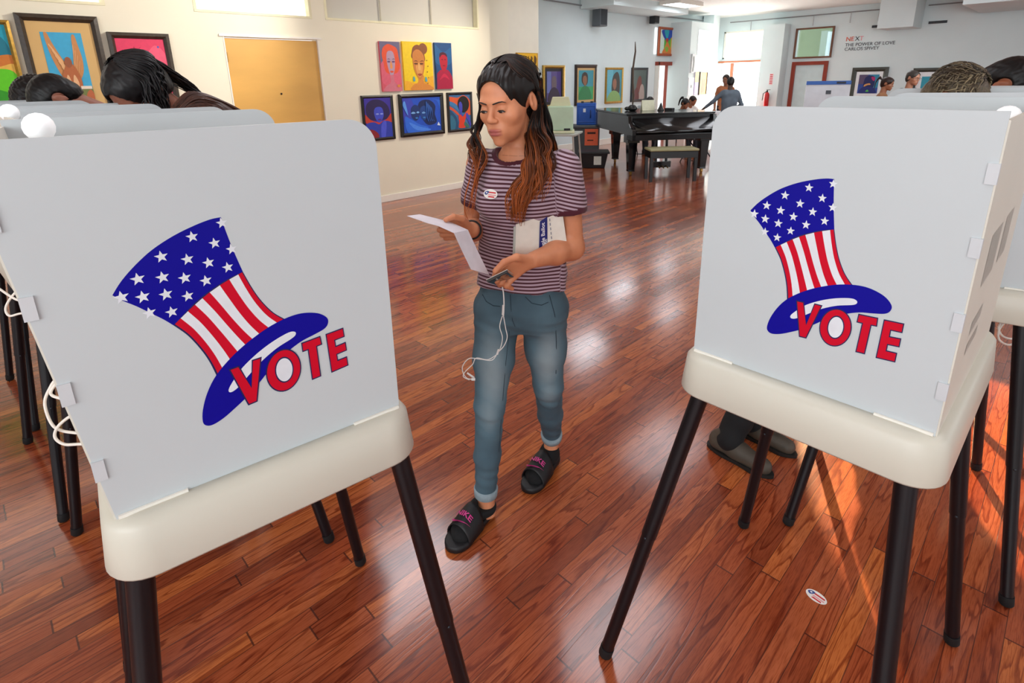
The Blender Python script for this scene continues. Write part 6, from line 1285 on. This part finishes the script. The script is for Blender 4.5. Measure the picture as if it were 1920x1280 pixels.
    if hair == 'grey':
        for i in range(420):
            a, b = U(.05, 1.75), U(-.5, PI+.5); p0 = sc(a, b, 1.0); p1 = sc(a+.10+U(0, .1), b+U(-.2, .2), 1.05); p2 = sc(a+.30+U(0, .15), b+U(-.3, .3), 1.0+U(0, .07)); lk.append(([tuple(p0), tuple(p1), tuple(p2)], [.0022, .0022, .0008], U(0, 1), .5))
    if hair == 'long':
        for i in range(230):
            a0, ph = U(.1, .5), U(-.35, PI+.35); side = 1 if math.cos(ph) > 0 else -1
            pts = [sc(a0, ph), sc(.9, ph, 1.01), sc(1.4, ph, 1.02)]; e_ = pts[-1]; fr = math.sin(ph); l_ = U(.08, .30)
            for k in range(1, 5): pts.append(e_+g_*l_*k/4*s+np.array((U(-.010, .010), .03*fr*k/4+U(-.01, .01), 0))+np.array((side*.012*k/4, 0, 0)))
            lk.append(lock(pts, U(.003, .0055), U(0, 1), U(.004, .010), U(1.5, 3), U(0, 6.28), .6, 28, .25))
        for i in range(110):      # swept along the back of the neck
            v = U(-1, 1); l_ = U(.04, .15); q0 = sc(1.3, PI/2+.8*v); b_ = nb-up_(lean)*l_+np.array((.07*v, .105+U(-.01, .02), 0)); lk.append(lock([q0, q0*.45+b_*.55+np.array((0, .05, .02)), b_], U(.003, .005), U(0, 1), U(.012, .024), U(2, 3.5), U(0, 6.28), .6, 28, .25))
    if hair == 'straight':
        for i in range(260):
            v = U(-1, 1); q0 = sc(U(.1, .6), PI/2+2.4*v); q1 = sc(1.3, PI/2+1.35*v, 1.02); b_ = nb-up_(lean)*U(.05, .16)+np.array((.085*v, .075+.03*(1-abs(v))+U(-.008, .012), .02)); q2 = q1*.5+b_*.5+np.array((0, .02, .02))
            lk.append(lock([q0, q1, q2, b_], U(.0025, .0045), U(0, 1), .002, 1, U(0, 6.28), .6, 24, .3))
    if hair == 'pony':
        q0 = H3((0, .125, .05)); 
        for i in range(60): v = [U(-.022, .022) for _ in range(3)]; lk.append(lock([H3((v[0]*.4, .115, .05+v[1]*.4)), q0+Hd@np.array((v[0], .035, .02+v[1])), q0+Hd@np.array((v[0], .060, -.06+v[1]*.5)), q0+Hd@np.array((v[0]*.5, .045, -.15-abs(v[1])))], .004, U(0, 1), .002, 1, 0, .7, 18, .3))
    if lk: strands('hair_locks', lk, hmn, cp, 5)
    return t, hc
booth_hands = lambda: [(.14, -.42, .97), (-.14, -.40, .97)]
B_ = dict(hands=booth_hands())
person_at('person with tousled grey brown hair bent over the second right booth, brown suede shoes', (-0.324, 2.353, 1.43), -6, 1.66, bow=.55, hsc=.86, feet_at=(-.76, 2.10), turn=.1, skinc='a06a4c', shirt='4a5048', pants='0e0f12', shoes='4a4238', hair='grey', hairc='4a3c2e', hairc2='c4b48e', sleeve=1.7, **B_)
person_at('man with cropped black hair and bare neck bowing at the farthest right booth', (-0.282, 3.348, 1.45), -8, 1.80, bow=.75, turn=-.15, skinc='9a5a3c', shirt='2c3038', pants='1c2028', shoes='201c1a', hair='short', hairc='0c0a0a', sleeve=.6, **B_)
person_at('bent figure with long straight auburn hair at the second left booth', (-1.998, 0.573, 1.368), -80, 1.60, bow=.9, turn=.1, skinc='b07a58', shirt='5a3c30', pants='20222a', shoes='2a2622', hair='straight', hairc='3c2016', hairc2='7a4426', male=False, **B_)
person_at('woman with long wavy black hair leaning over the third left booth', (-2.487, 0.503, 1.507), -68, 1.74, bow=.50, turn=-.05, skinc='8e5844', shirt='2a2024', pants='22242c', shoes='2a2622', hair='long', hairc='0c0a0c', hairc2='1c1518', male=False, **B_)
person_at('man with short black hair and a visible ear bowing at the fourth left booth', (-3.548, 0.366, 1.463), -88, 1.76, bow=.75, turn=.1, skinc='9c6450', shirt='30343c', pants='22242c', shoes='2a2622', hair='short', hairc='0e0c0d', **B_)
person_at('person with fuzzy dark hair farthest left behind the left booths', (-4.14, 0.351, 1.453), -88, 1.76, bow=.65, turn=.2, skinc='a86a50', shirt='3a3e48', pants='22242c', shoes='2a2622', hair='afro', hairc='120f10', **B_)
far = dict(res=.009, fit='h')
person_at('woman in a tan top with tied back dark hair, beside the dark framed portrait', (-2.319, 10.57, 1.36), 10, lean=.05, bow=.2, turn=.2, skinc='9a6448', shirt='9a6a48', pants='30323a', shoes='2a2622', hair='pony', hairc='2a1814', male=False, **far)
person_at('man with glasses and a navy shirt in front of the wide framed picture', (-1.936, 10.253, 1.446), -40, lean=.03, bow=.15, turn=-.3, skinc='a8745a', shirt='1c2c40', pants='22242c', shoes='2a2622', hair='short', hairc='3a3430', glasses=True, **far)
person_at('man in a grey shirt seen from behind at the bright entrance', (-5.123, 11.137, 1.40), 125, lean=.22, bow=.1, turn=.3, skinc='4a3024', shirt='5c6874', pants='2a2e38', shoes='201c1a', hair='short', hairc='14100f', hands=[(.50, -.15, .86), (-.16, -.22, .90)], sleeve=1.7, **far)
person_at('person in an orange brown top half hidden behind the man in grey', (-5.959, 12.694, 1.45), -65, lean=.0, bow=.2, turn=.3, skinc='8a5a40', shirt='a0603c', pants='22242c', shoes='201c1a', hair='short', hairc='241814', male=False, **far)
person_at('seated worker in a grey shirt leaning forward beside the red doorway', (-6.349, 10.171, 1.02), -20, lean=.6, bow=.8, turn=.2, skinc='6e4632', shirt='8a9094', pants='22242c', shoes='201c1a', hair='short', hairc='181210', seated=True, hands=[(.15, -.40, .70), (-.15, -.40, .70)], sleeve=1.6, **far)
person_at('seated worker with a dark ponytail beyond the piano', (-5.679, 10.407, 1.01), -5, lean=.25, bow=.35, turn=.2, skinc='9a6448', shirt='20242c', pants='22242c', shoes='201c1a', hair='pony', hairc='161214', seated=True, hands=[(.15, -.40, .70), (-.15, -.40, .70)], male=False, **far)
person_at('seated worker in a pale shirt reaching across the white table beyond the piano', (-6.093, 11.481, 1.02), -35, lean=.30, bow=.3, turn=-.3, skinc='a86a4a', shirt='ece6e0', pants='22242c', shoes='201c1a', hair='short', hairc='241814', seated=True, hands=[(.10, -.50, .74), (.30, -.45, .74)], sleeve=1.4, **far)
def cords(lab, runs, r):
    t = thing('power_cord', lab, 'cord', runs[0][0])
    for pts in runs:
        q = MB(); o = Vector(runs[0][0]); q.tube(catmull([tuple(Vector(p)-o) for p in pts], 8, False), r, cord_m, 8); q.build('cable', t)
cords('white lamp cord looped beside the left edge of the nearest left booth', [[(-1.15, .09, 1.10), (-1.193, 0.031, 1.031), (-1.2, 0.016, 1.012), (-1.201, 0.003, 0.986), (-1.187, 0.003, 0.954), (-1.173, 0.012, 0.939), (-1.147, 0.036, 0.933), (-1.08, .09, .93)], [(-1.192, 0.027, 1.022), (-1.197, 0.014, 1.001), (-1.177, 0.03, 0.99), (-1.13, .07, .97)],
 [(-1.12, .06, .99), (-1.153, 0.03, 0.968), (-1.165, 0.01, 0.95), (-1.164, 0.003, 0.933), (-1.151, 0.012, 0.921), (-1.13, 0.033, 0.921), (-1.07, .09, .925)]], .0026)
cords('tangled white cord behind the nearest left booth at the left edge', [[(-1.74, .03, 1.24), (-1.725, 0.026, 1.18), (-1.713, 0.017, 1.132), (-1.684, 0.022, 1.071), (-1.659, 0.032, 1.035), (-1.62, .06, .98)], [(-1.88, -.03, 1.05), (-1.851, -0.016, 1.035), (-1.819, 0.006, 1.011), (-1.799, 0.024, 1.003)],
 [(-1.811, 0.031, 1.047), (-1.826, 0.001, 1.016), (-1.832, -0.016, 0.988), (-1.821, -0.013, 0.97), (-1.803, 0.008, 0.975), (-1.77, .04, .98)]], .0028)
cords('white cord coiled at the back of the second right booth', [[(.03, 2.12, .85), (-0.021, 2.11, 0.83), (-0.05, 2.077, 0.822), (-0.064, 2.049, 0.793), (-0.057, 2.043, 0.763), (-0.032, 2.064, 0.75), (-0.019, 2.089, 0.776), (-0.033, 2.091, 0.814), (-0.057, 2.071, 0.825), (-0.066, 2.048, 0.796), (-0.041, 2.062, 0.768), (0.02, 2.12, 0.77)]], .0030)
